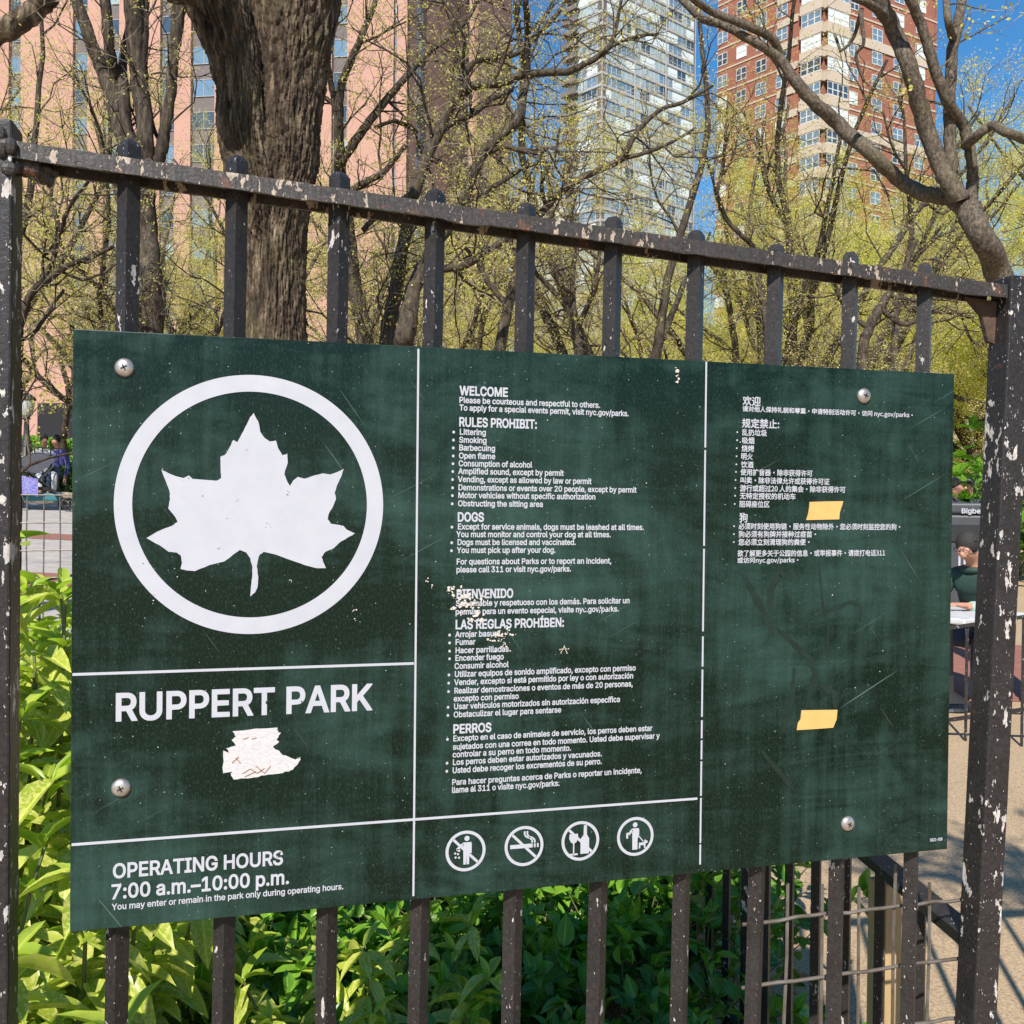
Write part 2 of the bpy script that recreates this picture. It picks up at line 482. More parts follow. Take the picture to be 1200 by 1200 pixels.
def letter_shapes(text, bold, rows, cjk=False):
    """outlines of a line of type, emboldened, filled by the non-zero rule as thin trapezoids: (quads, xmin, xmax)"""
    cu = bpy.data.curves.new("lettering", 'FONT'); cu.body = text; cu.size = 1.0; cu.resolution_u = 4
    if cjk and FONT_CJK: cu.font = FONT_CJK
    elif FONT and not cjk: cu.font = FONT
    ob = bpy.data.objects.new("lettering", cu); COL.objects.link(ob)
    dg = bpy.context.evaluated_depsgraph_get(); dg.update()
    cv = ob.evaluated_get(dg).to_curve(dg)
    X0, Y0, X1, Y1, C_, area = [], [], [], [], [], 0.0
    for sp in cv.splines:
        pts = []
        if sp.type == 'BEZIER':
            bp_ = sp.bezier_points; m = len(bp_)
            for i in range(m):
                p, q = bp_[i], bp_[(i+1) % m]; a, b_, c, d = p.co, p.handle_right, q.handle_left, q.co
                straight = (b_-a).length < 1e-5 and (c-d).length < 1e-5
                for k in range(1 if straight else 4):
                    t = k/4; w = 1-t
                    pts.append((w**3*a.x+3*w*w*t*b_.x+3*w*t*t*c.x+t**3*d.x, w**3*a.y+3*w*w*t*b_.y+3*w*t*t*c.y+t**3*d.y))
        else:
            pts = [(p.co.x, p.co.y) for p in sp.points]
        P = np.array(pts)
        if len(P) < 3: continue
        keep = np.linalg.norm(P-np.roll(P, 1, axis=0), axis=1) > 1e-5; P = P[keep]
        if len(P) < 3: continue
        e1 = P-np.roll(P, 1, axis=0); e2 = np.roll(P, -1, axis=0)-P
        e1 /= np.linalg.norm(e1, axis=1)[:, None]; e2 /= np.linalg.norm(e2, axis=1)[:, None]
        n1 = np.c_[-e1[:, 1], e1[:, 0]]; n2 = np.c_[-e2[:, 1], e2[:, 0]]
        nn = n1+n2; l = np.linalg.norm(nn, axis=1)[:, None]; nn /= np.maximum(l, 0.35)
        k = 1/np.maximum((nn*n1).sum(1), 0.6)
        C_.append((P, nn*k[:, None])); q = np.roll(P, -1, axis=0); area += (P[:, 0]*q[:, 1]-q[:, 0]*P[:, 1]).sum()
    ob.to_curve_clear() if hasattr(ob, "to_curve_clear") else None
    bpy.data.objects.remove(ob); bpy.data.curves.remove(cu)
    ht_ = max(P[:, 1].max() for P, o_ in C_)-min(P[:, 1].min() for P, o_ in C_)
    if cjk: bold *= ht_/0.95
    for P, o_ in C_:                # outlines turn one way, counters the other: push both outwards
        P = P+o_*(bold if area < 0 else -bold); Q = np.roll(P, -1, axis=0)
        X0.append(P[:, 0]); Y0.append(P[:, 1]); X1.append(Q[:, 0]); Y1.append(Q[:, 1])
    X0, Y0, X1, Y1 = map(np.concatenate, (X0, Y0, X1, Y1))
    ylo, yhi = Y0.min(), Y0.max(); ys = np.linspace(ylo, yhi, rows+1)
    def spans(y):
        m = ((Y0 <= y) & (Y1 > y)) | ((Y1 <= y) & (Y0 > y))
        if not m.any(): return []
        x = X0[m]+(y-Y0[m])*(X1[m]-X0[m])/(Y1[m]-Y0[m]); w = np.where(Y1[m] > Y0[m], 1, -1)
        o = np.argsort(x); out, acc, st_ = [], 0, 0
        for i in o:
            if acc == 0: st_ = x[i]
            acc += w[i]
            if acc == 0 and x[i] > st_: out.append((st_, x[i]))
        return out
    quads = []
    eps = (ys[1]-ys[0])*0.02
    for i in range(rows):
        lo, hi = spans(ys[i]+eps), spans(ys[i+1]-eps)
        ok = len(lo) == len(hi) and all(min(a[1], b_[1]) > max(a[0], b_[0]) for a, b_ in zip(lo, hi))
        if not ok: lo = hi = spans((ys[i]+ys[i+1])/2)
        for a, b_ in zip(lo, hi): quads.append((a[0], a[1], ys[i], b_[0], b_[1], ys[i+1]))
    return quads
CAPH = (lambda q: max(a[5] for a in q)-min(a[2] for a in q))(letter_shapes("H", 0.0, 12))
def lettering(name, text, u0, v0, u1, v1, cap, bold=0.02, mat=None, cjk=False, rows=44):
    qs = np.array(letter_shapes(text, bold, rows, cjk))
    xa, xb = qs[:, [0, 3]].min(), qs[:, [1, 4]].max()
    (x0, z0), (x1, z1) = S(u0, v0), S(u1, v1)
    k = cap/CAPH; zb = (z0+z1)/2
    if cjk: k = cap*1.04/(qs[:, 5].max()-qs[:, 2].min()); zb -= cap*0.07+qs[:, 2].min()*k
    f = (x1-x0)/(xb-xa)
    X = lambda a: x0+(a-xa)*f
    co = np.empty((len(qs), 4, 3)); co[:, :, 1] = LY
    co[:, 0, 0] = X(qs[:, 0]); co[:, 1, 0] = X(qs[:, 1]); co[:, 2, 0] = X(qs[:, 4]); co[:, 3, 0] = X(qs[:, 3])
    co[:, 0, 2] = co[:, 1, 2] = zb+qs[:, 2]*k; co[:, 2, 2] = co[:, 3, 2] = zb+qs[:, 5]*k
    me = bpy.data.meshes.new(name); n = len(qs)
    me.vertices.add(4*n); me.vertices.foreach_set("co", co.ravel())
    me.loops.add(4*n); me.loops.foreach_set("vertex_index", np.arange(4*n, dtype=np.int32))
    me.polygons.add(n); me.polygons.foreach_set("loop_start", np.arange(0, 4*n, 4, dtype=np.int32)); me.polygons.foreach_set("loop_total", np.full(n, 4, dtype=np.int32))
    me.materials.append(mat or M['white_vinyl']); me.update()
    bm = bmesh.new(); bm.from_mesh(me); bmesh.ops.remove_doubles(bm, verts=bm.verts, dist=1e-6); bm.to_mesh(me); bm.free()
    return link_mesh(name, me, sign)
# --- maple leaf in its ring
rb = MB()
cx, cz, ro, ri = 0.2062, 1.5-SIGN_H/2+0.7126*SIGN_H, 0.1602, 0.1396
n = 128
vs_ = [(cx+ro*math.cos(2*PI*k/n), LY, cz+ro*math.sin(2*PI*k/n)) for k in range(n)]+[(cx+ri*math.cos(2*PI*k/n), LY, cz+ri*math.sin(2*PI*k/n)) for k in range(n)]
rb.add(vs_, [(k, (k+1) % n, n+(k+1) % n, n+k) for k in range(n)])
rb.build("ring_emblem", M['white_vinyl'], sign)
LEAF = [(607,207),(625,240),(632,278),(650,303),(668,316),(692,312),(700,340),(716,368),(735,362),(737,395),(724,440),(735,468),(745,485),(757,465),(775,450),(800,457),(825,449),(870,437),(900,441),(925,432),(950,420),(940,450),(925,480),(915,510),(920,535),(910,560),(893,590),(888,610),(900,628),(925,632),(948,636),(960,650),(993,666),(975,675),(940,695),(910,722),(880,735),(865,755),(872,775),(882,797),(845,797),(800,785),(750,767),(690,745),(645,735),(628,750),(619,790),(625,830),(622,870),(612,890),(594,905),(597,870),(602,830),(603,795),(595,760),(580,738),(555,728),(530,745),(495,772),(440,785),(385,808),(355,806),(330,800),(335,775),(330,748),(315,738),(285,735),(250,710),(200,683),(235,662),(260,650),(300,635),(318,622),(310,603),(283,570),(290,535),(288,505),(275,470),(257,423),(285,437),(310,447),(340,455),(362,445),(375,458),(430,462),(465,465),(484,455),(482,420),(481,375),(500,365),(518,335),(530,310),(545,318),(556,300),(575,262),(590,232)]
def ragged(pts, amp, rnd, sub=3):
    out = []
    for i, p in enumerate(pts):
        q = pts[(i+1) % len(pts)]
        for k in range(sub):
            t = k/sub
            j = amp*rnd.uniform(-1, 1) if k else 0
            out.append((p[0]+(q[0]-p[0])*t+j, p[1]+(q[1]-p[1])*t+j*rnd.uniform(-1, 1)))
    return out
def poly_part(name, pts, mat, y=LY):
    b = MB(); flat_poly(b, pts, y)
    me = b.mesh(name, mat)
    bm = bmesh.new(); bm.from_mesh(me); bmesh.ops.triangulate(bm, faces=bm.faces); bm.to_mesh(me); bm.free()
    return link_mesh(name, me, sign)
rnd = random.Random(4)
poly_part("leaf_emblem", [S(110+x*370/1200, 420+y*370/1200) for x, y in ragged(LEAF, 1.2, rnd)], M['white_vinyl'])
# --- dividing lines
def rule(pts, w=0.0033, dash=None):
    b = MB()
    q = [S(*p) for p in pts]
    (xa, za), (xb, zb) = q
    vert = abs(zb-za) > abs(xb-xa)
    if vert: xa = xb = (xa+xb)/2
    else: za = zb = (za+zb)/2
    segs = [(0, 1)] if not dash else dash
    for s0, s1 in segs:
        x0, x1 = xa+(xb-xa)*s0, xa+(xb-xa)*s1
        z0, z1 = za+(zb-za)*s0, za+(zb-za)*s1
        if vert: flat_poly(b, [(x0-w/2, z0), (x0-w/2, z1), (x0+w/2, z1), (x0+w/2, z0)], LY-0.00015)
        else: flat_poly(b, [(x0, z0-w/2), (x1, z0-w/2), (x1, z0+w/2), (x0, z0+w/2)])
    b.build("dividing_line", M['white_vinyl'], sign)
rule([(492.5,409),(482,1050)], 0.0026)
rule([(829.5,424),(818,1013)], 0.0026, [(0.0,0.17),(0.175,0.365),(0.371,0.535),(0.545,0.605),(0.611,0.705),(0.712,0.748),(0.752,0.79),(0.794,0.863),(0.867,0.957),(0.96,1.0)])
rule([(85,794),(485,774)]); rule([(84,994),(817,932)])
# --- words
A2 = lambda x, y: (500+x*0.25, 430+y*0.25)
A3 = lambda x, y: (500+x*0.25, 670+y*0.25)
A4 = lambda x, y: (840+x*0.216667, 440+y*0.216667)
A5 = lambda x, y: (80+x/3.0, 760+y/3.0)
lettering("name_lettering", "RUPPERT PARK", *A5(167,262), *A5(1070,205), 0.0318, 0.022, rows=120)
lettering("hours_lettering", "OPERATING HOURS", *A5(157,812), *A5(755,752), 0.0168, 0.022, rows=90)
lettering("hours_lettering", "7:00 a.m.\u201310:00 p.m.", *A5(152,885), *A5(776,820), 0.0168, 0.022, rows=90)
lettering("text_line", "You may enter or remain in the park only during operating hours.", *A5(153,928), *A5(967,836), 0.0072, 0.018)
EN = [("WELCOME",153,133,380,138,1),("Please be courteous and respectful to others.",153,173,812,187,0),
("To apply for a special events permit, visit nyc.gov/parks.",153,208,946,227,0),("RULES PROHIBIT:",152,280,516,287,1),
("\u2022  Littering",120,317,277,319,0),("\u2022  Smoking",119,354,280,357,0),("\u2022  Barbecuing",118,391,320,394,0),("\u2022  Open flame",118,429,321,431,0),
("\u2022  Consumption of alcohol",117,466,494,470,0),("\u2022  Amplified sound, except by permit",116,503,642,508,0),
("\u2022  Vending, except as allowed by law or permit",115,541,772,546,0),("\u2022  Demonstrations or events over 20 people, except by permit",115,580,983,586,0),
("\u2022  Motor vehicles without specific authorization",114,617,790,618,0),("\u2022  Obstructing the sitting area",113,653,544,655,0),
("DOGS",145,724,268,724,1),("\u2022  Except for service animals, dogs must be leashed at all times.",112,762,1017,763,0),
("You must monitor and control your dog at all times.",138,798,862,797,0),("\u2022  Dogs must be licensed and vaccinated.",111,834,698,834,0),
("\u2022  You must pick up after your dog.",110,872,603,870,0),("For questions about Parks or to report an incident,",140,925,865,921,0),
("please call 311 or visit nyc.gov/parks.",139,963,676,958,0)]
ES = [("BIENVENIDO",140,124,405,121,1),("Sea amable y respetuoso con los dem\u00e1s. Para solicitar un",136,160,950,148,0),
("permiso para un evento especial, visite nyc.gov/parks.",135,199,899,187,0),("LAS REGLAS PROH\u00cdBEN:",135,268,643,257,1),
("\u2022  Arrojar basura",101,306,343,302,0),("\u2022  Fumar",101,343,228,341,0),("\u2022  Hacer parrilladas",101,380,384,376,0),("\u2022  Encender fuego",101,416,361,412,0),
("Consumir alcohol",130,453,384,448,0),("\u2022  Utilizar equipos de sonido amplificado, excepto con permiso",98,493,979,463,0),
("\u2022  Vender, excepto si est\u00e1 permitido por ley o con autorizaci\u00f3n",97,531,967,500,0),
("\u2022  Realizar demostraciones o eventos de m\u00e1s de 20 personas,",96,570,965,538,0),("excepto con permiso",126,608,431,594,0),
("\u2022  Usar veh\u00edculos motorizados sin autorizaci\u00f3n espec\u00edfica",94,645,905,610,0),("\u2022  Obstaculizar el lugar para sentarse",93,684,630,658,0),
("PERROS",124,757,303,749,1),("\u2022  Excepto en el caso de animales de servicio, los perros deben estar",91,794,1057,746,0),
("sujetados con una correa en todo momento. Usted debe supervisar y",122,831,1092,782,0),("controlar a su perro en todo momento.",121,868,676,839,0),
("\u2022  Los perros deben estar autorizados y vacunados.",89,905,820,866,0),("\u2022  Usted debe recoger los excrementos de su perro.",88,943,820,902,0),
("Para hacer preguntas acerca de Parks o reportar un incidente,",119,996,1007,944,0),("llame al 311 o visite nyc.gov/parks.",118,1035,622,1003,0)]
ZH = [("\u6b22\u8fce",138,161,236,163,1),("\u8bf7\u5bf9\u4ed6\u4eba\u4fdd\u6301\u793c\u8c8c\u548c\u5c0a\u91cd\u00b7\u7533\u8bf7\u7279\u522b\u6d3b\u52a8\u8bb8\u53ef\u00b7\u8bbf\u95ee nyc.gov/parks\u00b7",137,204,1058,227,0),
("\u89c4\u5b9a\u7981\u6b62:",134,281,336,286,1),("\u2022 \u4e71\u6254\u5783\u573e",105,324,270,327,0),("\u2022 \u5438\u70df",104,367,201,369,0),("\u2022 \u70e7\u70e4",102,410,200,412,0),
("\u2022 \u660e\u706b",101,454,193,455,0),("\u2022 \u996e\u9152",100,498,197,499,0),("\u2022 \u4f7f\u7528\u6269\u97f3\u5668\u00b7\u9664\u975e\u83b7\u5f97\u8bb8\u53ef",98,541,516,543,0),
("\u2022 \u53eb\u5356\u00b7\u9664\u975e\u6cd5\u5f8b\u5141\u8bb8\u6216\u83b7\u5f97\u8bb8\u53ef\u8bc1",96,584,608,588,0),("\u2022 \u6e38\u884c\u6216\u8d85\u8fc720 \u4eba\u7684\u96c6\u4f1a\u00b7\u9664\u975e\u83b7\u5f97\u8bb8\u53ef",94,628,694,631,0),
("\u2022 \u65e0\u7279\u5b9a\u6388\u6743\u7684\u673a\u52a8\u8f66",93,669,425,669,0),("\u2022 \u963b\u788d\u5ea7\u4f4d\u533a",91,712,284,712,0),("\u72d7",120,792,165,791,1),
("\u2022 \u5fc5\u987b\u65f6\u523b\u4f7f\u7528\u72d7\u94fe\u00b7\u670d\u52a1\u6027\u52a8\u7269\u9664\u5916\u00b7\u60a8\u5fc5\u987b\u65f6\u523b\u76d1\u63a7\u60a8\u7684\u72d7\u00b7",88,833,990,833,0),
("\u2022 \u72d7\u5fc5\u987b\u6709\u72d7\u724c\u5e76\u63a5\u79cd\u8fc7\u75ab\u82d7\u00b7",87,875,535,874,0),("\u2022 \u60a8\u5fc5\u987b\u7acb\u523b\u6e05\u7406\u72d7\u7684\u7caa\u4fbf\u00b7",86,918,500,916,0),
("\u6b32\u4e86\u89e3\u66f4\u591a\u5173\u4e8e\u516c\u56ed\u7684\u4fe1\u606f\u00b7\u6216\u4e3e\u62a5\u4e8b\u4ef6\u00b7\u8bf7\u62e8\u6253\u7535\u8bdd311",110,978,908,975,0),("\u6216\u8bbf\u95eenyc.gov/parks\u00b7",110,1019,440,1016,0)]
for rows, A in ((EN, A2), (ES, A3)):
    for t, x0, y0, x1, y1, hd in rows:
        lettering("heading" if hd else "text_line", t, *A(x0,y0), *A(x1,y1), 0.0115 if hd else 0.0073, 0.028 if hd else 0.022)
for t, x0, y0, x1, y1, hd in ZH:
    lettering("heading" if hd else "text_line", t, *A4(x0,y0), *A4(x1,y1), 0.0133 if hd else 0.0094, 0.022, cjk=True)
lettering("text_line", "SG21-008", 1089.5, 986.5, 1104, 984, 0.0042, 0.03)
# --- the four round pictograms
def icon(px_, py_, r_, kind):
    u, v = 490+px_*0.275, 920+py_*0.275
    x, z = S(u, v)
    xr, zr = S(u+r_*0.275, v); R_ = (xr-x)
    R_ = 0.0268
    b = MB(); w = MB()
    m = 48
    P = lambda a, c: (x+a*R_, z+c*R_)
    o = [P(math.cos(2*PI*k/m), math.sin(2*PI*k/m)) for k in range(m)]
    i_ = [P(0.85*math.cos(2*PI*k/m), 0.85*math.sin(2*PI*k/m)) for k in range(m)]
    b.add([(p[0], LY, p[1]) for p in o+i_], [(k, (k+1) % m, m+(k+1) % m, m+k) for k in range(m)])
    def poly(pts, y=LY): flat_poly(b, [P(*p) for p in pts], y)
    def disc(c, r, y=LY, k=16): poly([(c[0]+r*math.cos(2*PI*i/k), c[1]+r*math.sin(2*PI*i/k)) for i in range(k)], y)
    def bar(p, q, h, y=LY):
        d = (q[0]-p[0], q[1]-p[1]); L = math.hypot(*d); nx, nz = -d[1]/L*h, d[0]/L*h
        poly([(p[0]+nx, p[1]+nz), (q[0]+nx, q[1]+nz), (q[0]-nx, q[1]-nz), (p[0]-nx, p[1]-nz)], y)
    y2 = LY-0.0003
    if kind != 4: bar((-0.62,0.60), (0.62,-0.60), 0.065)
    if kind == 1:
        disc((0.06,0.62), 0.13, y2); poly([(-0.14,0.43),(0.28,0.43),(0.30,0.30),(0.30,-0.12),(0.18,-0.12),(0.18,-0.66),(0.05,-0.66),(0.04,-0.2),(0.02,-0.66),(-0.11,-0.66),(-0.12,0.1)], y2)
        bar((-0.12,0.36), (-0.44,0.10), 0.06, y2); bar((-0.44,0.10), (-0.28,0.02), 0.05, y2)
        for c in ((-0.52,-0.08),(-0.38,-0.12),(-0.50,-0.28),(-0.33,-0.30)): disc(c, 0.055, y2)
    if kind == 2:
        poly([(-0.72,-0.10),(-0.72,0.10),(0.44,0.10),(0.44,-0.10)], y2)
        for a in (0.50,0.66): poly([(a,-0.10),(a,0.10),(a+0.09,0.10),(a+0.09,-0.10)], y2)
        for s0 in (0.0, 0.14):
            pts = [(0.02+s0,0.74),(0.02+s0,0.58),(0.10+s0,0.46),(0.30+s0,0.38),(0.40+s0,0.28),(0.42+s0,0.14)]
            for p, q in zip(pts, pts[1:]): bar(p, q, 0.045, y2)
    if kind == 3:
        poly([(-0.58,0.38),(-0.14,0.38),(-0.12,0.16),(-0.20,-0.02),(-0.31,-0.10),(-0.42,-0.10),(-0.52,-0.02),(-0.60,0.16)], y2)
        bar((-0.36,-0.1), (-0.36,-0.64), 0.035, y2); bar((-0.58,-0.66), (-0.14,-0.66), 0.045, y2)
        poly([(0.00,-0.66),(0.46,-0.66),(0.46,0.10),(0.34,0.30),(0.33,0.78),(0.17,0.78),(0.16,0.30),(0.00,0.10)], y2)
    if kind == 4:
        disc((-0.02,0.60), 0.13); poly([(-0.20,0.42),(0.18,0.42),(0.21,0.30),(0.20,-0.05),(0.12,-0.10),(0.12,-0.68),(-0.16,-0.68),(-0.17,0.10)])
        bar((-0.18,0.36), (-0.36,0.12), 0.06); poly([(-0.50,0.20),(-0.38,0.24),(-0.40,-0.08),(-0.50,-0.08)])
        bar((0.18,0.02), (0.44,-0.30), 0.025)
        poly([(0.20,-0.34),(0.48,-0.34),(0.52,-0.18),(0.58,-0.24),(0.68,-0.28),(0.66,-0.38),(0.56,-0.40),(0.56,-0.64),(0.48,-0.64),(0.47,-0.48),(0.28,-0.48),(0.27,-0.64),(0.19,-0.64)])
    b.build("pictogram", M['white_vinyl'], sign)
for q in ((202,280,92,1),(451,259,90,2),(691,237,86,3),(925,218,85,4)): icon(*q)
# --- bolts
M['bolt'] = simple("worn bolt steel", (0.55,0.50,0.46), 0.38, (0.36,0.32,0.29), 120, metal=0.75)
M['slot_shade'] = simple("slot shade colour", (0.02,0.018,0.016), 0.8)
for u, v in ((146,431),(142,923),(1012,464),(993,965)):
    x, z = S(u, v); b = MB()
    b.lathe((x, 0.0, z), [(0.0108,-0.0003),(0.0112,0.0008),(0.0108,0.002),(0.0098,0.0035),(0.0080,0.0050),(0.0055,0.0060),(0.0028,0.0064),(0.0004,0.0065)], 28, 'y')
    bo = b.build("bolt", M['bolt'], sign, smooth=True)
    c = MB(); a = 0.6+u*0.01  # dark bars on the dome stand in for the shade in its slot
    for t in (a, a+PI/2):
        dx, dz = math.cos(t)*0.0040, math.sin(t)*0.0040; nx, nz = -math.sin(t)*0.0008, math.cos(t)*0.0008
        c.obox((x-dx-nx, -0.0069, z-dz-nz), (2*dx, 0, 2*dz), (2*nx, 0, 2*nz), (0, 0.001, 0))
    c.build("cross_slot", M['slot_shade'], bo)
# --- tape, torn sticker, chips where the green has come off, wiped smears
M['tape'] = simple("yellow masking tape", (0.62,0.37,0.12), 0.6, (0.56,0.33,0.10), 60)
M['tape_edge'] = simple("faded tape", (0.72,0.50,0.25), 0.6)
M['paper'] = simple("torn white paper", (0.56,0.53,0.52), 0.85, (0.40,0.38,0.38), 160, stretch=(1,1,3))
M['scribble'] = simple("brown ink", (0.28,0.13,0.06), 0.8)
M['chip'] = simple("bare primer", (0.62,0.54,0.47), 0.8, (0.50,0.42,0.36), 80)
M['smear'] = simple("wiped green sign face", (0.0026,0.012,0.0072), 0.4, (0.007,0.022,0.016), 40)
rnd = random.Random(9)
for pts, jag in (([(500,684),(590,681),(682,680),(675,705),(663,740),(660,778),(570,780),(482,782),(492,750),(498,715)], A4),
                 ([(375,607),(440,606),(508,605),(505,640),(492,671),(425,676),(358,680),(362,655),(372,640)], lambda x, y: (820+x*0.31679, 640+y*0.31679))):
    b = MB(); q = [S(*jag(*p)) for p in pts]; m = len(q)
    b.add([(x, -0.0002, z) for x, z in q]+[(x, -0.0011, z) for x, z in q],
          [tuple(range(m, 2*m))]+[(k, (k+1) % m, m+(k+1) % m, m+k) for k in range(m)])
    b.build("tape_strip", M['tape'], sign)
STK = [(577,290),(735,277),(738,292),(748,296),(735,315),(740,330),(720,345),(745,365),(770,378),(800,390),(818,382),(810,400),(790,425),(755,437),(690,445),(640,455),(582,460),(572,440),(578,432),(545,438),(545,358),(570,368),(555,350),(590,340),(575,320),(590,310)]
st = poly_part("torn_sticker", [S(*A5(*p)) for p in ragged(STK, 3.5, rnd, 4)], M['paper'], -0.0009)
sb = MB()
for stroke in ([(575,402),(600,380)],[(590,385),(606,403)],[(612,440),(640,422)],[(640,422),(665,438),(690,420)],[(660,412),(690,438)],[(690,438),(712,412)],[(615,318),(635,312)],[(645,318),(662,312)],[(620,450),(660,432)]):
    for p, q in zip(stroke, stroke[1:]):
        (xa, za), (xb, zb) = S(*A5(*p)), S(*A5(*q)); L = math.hypot(xb-xa, zb-za); nx, nz = -(zb-za)/L*0.0005, (xb-xa)/L*0.0005
        flat_poly(sb, [(xa+nx, za+nz), (xb+nx, zb+nz), (xb-nx, zb-nz), (xa-nx, za-nz)], -0.0013)
sb.build("ink_scrawl", M['scribble'], st, world=True)
def blob(b, u, v, r, y=-0.0012, sx=1.0):
    k = rnd.randint(6, 10); pts = []
    for i in range(k):
        t = 2*PI*i/k; q = r*rnd.uniform(0.35, 1.2)
        pts.append(S(u+q*math.cos(t)*sx, v+q*math.sin(t)))
    flat_poly(b, pts, y-rnd.uniform(0, 0.0002))
b = MB()
for u, v, s, k in ((531,692,5,14),(537,700,7,22),(545,708,8,26),(551,716,7,20),(557,724,6,14),(563,728,3,6)):
    for _ in range(k): blob(b, u+rnd.gauss(0, s), v+rnd.gauss(0, s), rnd.uniform(0.5, 2.3))
b.build("flaked_patch", M['chip'], sign)
b = MB()
for u, v, s, k in ((586,745,3,14),(593,742,4,10),(580,752,4,10),(590,757,3,8),(602,744,1.5,5)):
    for _ in range(k): blob(b, u+rnd.gauss(0, s), v+rnd.gauss(0, s), rnd.uniform(0.5, 1.7))
for p, q in (((657,765),(661,757)),((661,757),(664,765)),((656,761),(666,760))):
    for i in range(6): blob(b, p[0]+(q[0]-p[0])*i/5, p[1]+(q[1]-p[1])*i/5, 0.8)
b.build("flaked_patch", M['chip'], sign)
b = MB()
for i in range(10): blob(b, 793+rnd.gauss(0, 1), 436+rnd.gauss(0, 4), rnd.uniform(0.8, 2.4))
for i in range(60): blob(b, rnd.uniform(95, 1100), rnd.uniform(450, 980), rnd.uniform(0.3, 0.9))
for u, v in ((416,715),(414,725),(183,705),(181,697),(341,682),(500,680),(507,688)):
    for i in range(3): blob(b, u+rnd.gauss(0, 1.5), v+rnd.gauss(0, 1.5), rnd.uniform(0.5, 1.2))
b.build("flaked_patch", M['chip'], sign)
M['scuff'] = simple("dark scuff", (0.02,0.03,0.025), 0.6)
b = MB()
for i in range(34):
    x_, y_ = rnd.choice([(415,515),(410,585),(465,583),(550,542),(600,590),(550,595),(520,600),(740,510),(570,345),(645,395),(440,250),(660,632),(480,722),(190,775),(205,780),(900,715),(540,312),(660,312),(345,452),(800,458)])
    blob(b, 110+(x_+rnd.gauss(0, 9))*370/1200, 420+(y_+rnd.gauss(0, 7))*370/1200, rnd.uniform(0.25, 0.95))
for u, v in ((327,1001),(329,999),(325,1004),(322,1006),(331,997),(312,823),(355,822),(685,713),(702,714),(709,712),(712,711)):
    for i in range(2): blob(b, u+rnd.gauss(0, 0.8), v+rnd.gauss(0, 0.8), rnd.uniform(0.6, 1.6))
b.build("scuff_marks", M['scuff'], sign)
A7 = lambda x, y: (820+x*0.31679, 640+y*0.31679)
SMEARS = []
def stroke(pts, w):
    b = MB()
    q = []
    for i in range(len(pts)-1):
        for k in range(5): q.append((pts[i][0]+(pts[i+1][0]-pts[i][0])*k/5, pts[i][1]+(pts[i+1][1]-pts[i][1])*k/5, i+k/5))
    q.append((*pts[-1], len(pts)-1))
    L, R_ = [], []
    for i, (x, y, t) in enumerate(q):
        a, c = q[max(i-1, 0)], q[min(i+1, len(q)-1)]
        dx, dy = c[0]-a[0], c[1]-a[1]; l = math.hypot(dx, dy) or 1
        h = w*rnd.uniform(0.32, 0.55)*(0.45+0.55*math.sin(PI*(i+0.7)/(len(q)+0.4)))
        L.append(S(*A7(x-dy/l*h, y+dx/l*h))); R_.append(S(*A7(x+dy/l*h, y-dx/l*h)))
    for i in range(len(q)-1): flat_poly(b, [L[i], L[i+1], R_[i+1], R_[i]], -0.0002-0.00004*len(SMEARS))
    SMEARS.append(b.build("wiped_smear", M['smear'], sign))
stroke([(160,105),(200,180),(245,260),(272,325)], 30); stroke([(345,120),(295,100),(262,160),(258,245)], 34)
stroke([(280,300),(340,355),(400,410),(428,470),(405,540),(398,595)], 26); stroke([(440,60),(455,220),(475,300),(470,400)], 12)
stroke([(405,270),(490,235),(560,205),(598,225),(590,280)], 16); stroke([(350,450),(340,560),(310,690)], 22)
stroke([(230,760),(290,830),(345,900)], 20); stroke([(440,510),(500,545),(500,600)], 30)

# ================================================================== the iron fence that carries the sign
fence = empty("iron_fence", (0.63, 0.026, 0.05), "black iron picket fence with peeling paint standing behind the green sign", "fence")
BY = 0.026
# top rail: a channel with ragged, chipped edges
rb = MB(); rnd = random.Random(2)
pl, pr = at(12, 164.5, 0.001), at(1181, 334.0, 0.001)
D_, HH, T_ = 0.048, 0.0195, 0.005
prof = [(0,0),(0.0,-HH),(T_,-HH),(T_+0.001,-T_-0.003),(D_-T_-0.001,-T_-0.003),(D_-T_,-HH),(D_,-HH),(D_,0)]
nseg = 420
vs_ = []
for i in range(nseg+1):
    t = i/nseg
    for j, (y, z) in enumerate(prof):
        jit = 0.0007*mnoise.noise((t*60, j*3.1, 0))+0.0008*mnoise.noise((t*300, j*5.3, 4))
        zz = z+jit
        if j in (1, 2): zz += -max(0, mnoise.noise((t*14, 7.7, 1))-0.25)*0.008
        vs_.append((pl[0]+(pr[0]-pl[0])*t, 0.001+y+jit*0.5, pl[2]+(pr[2]-pl[2])*t+zz))
k = len(prof)
fs = [(i*k+j, i*k+(j+1) % k, (i+1)*k+(j+1) % k, (i+1)*k+j) for i in range(nseg) for j in range(k)]
fs += [tuple(range(k-1, -1, -1)), tuple(nseg*k+j for j in range(k))]
rb.add(vs_, fs); rb.build("top_rail", M['paint_rail'], fence)
def rail_z(x): return pl[2]+(pr[2]-pl[2])*(x-pl[0])/(pr[0]-pl[0])
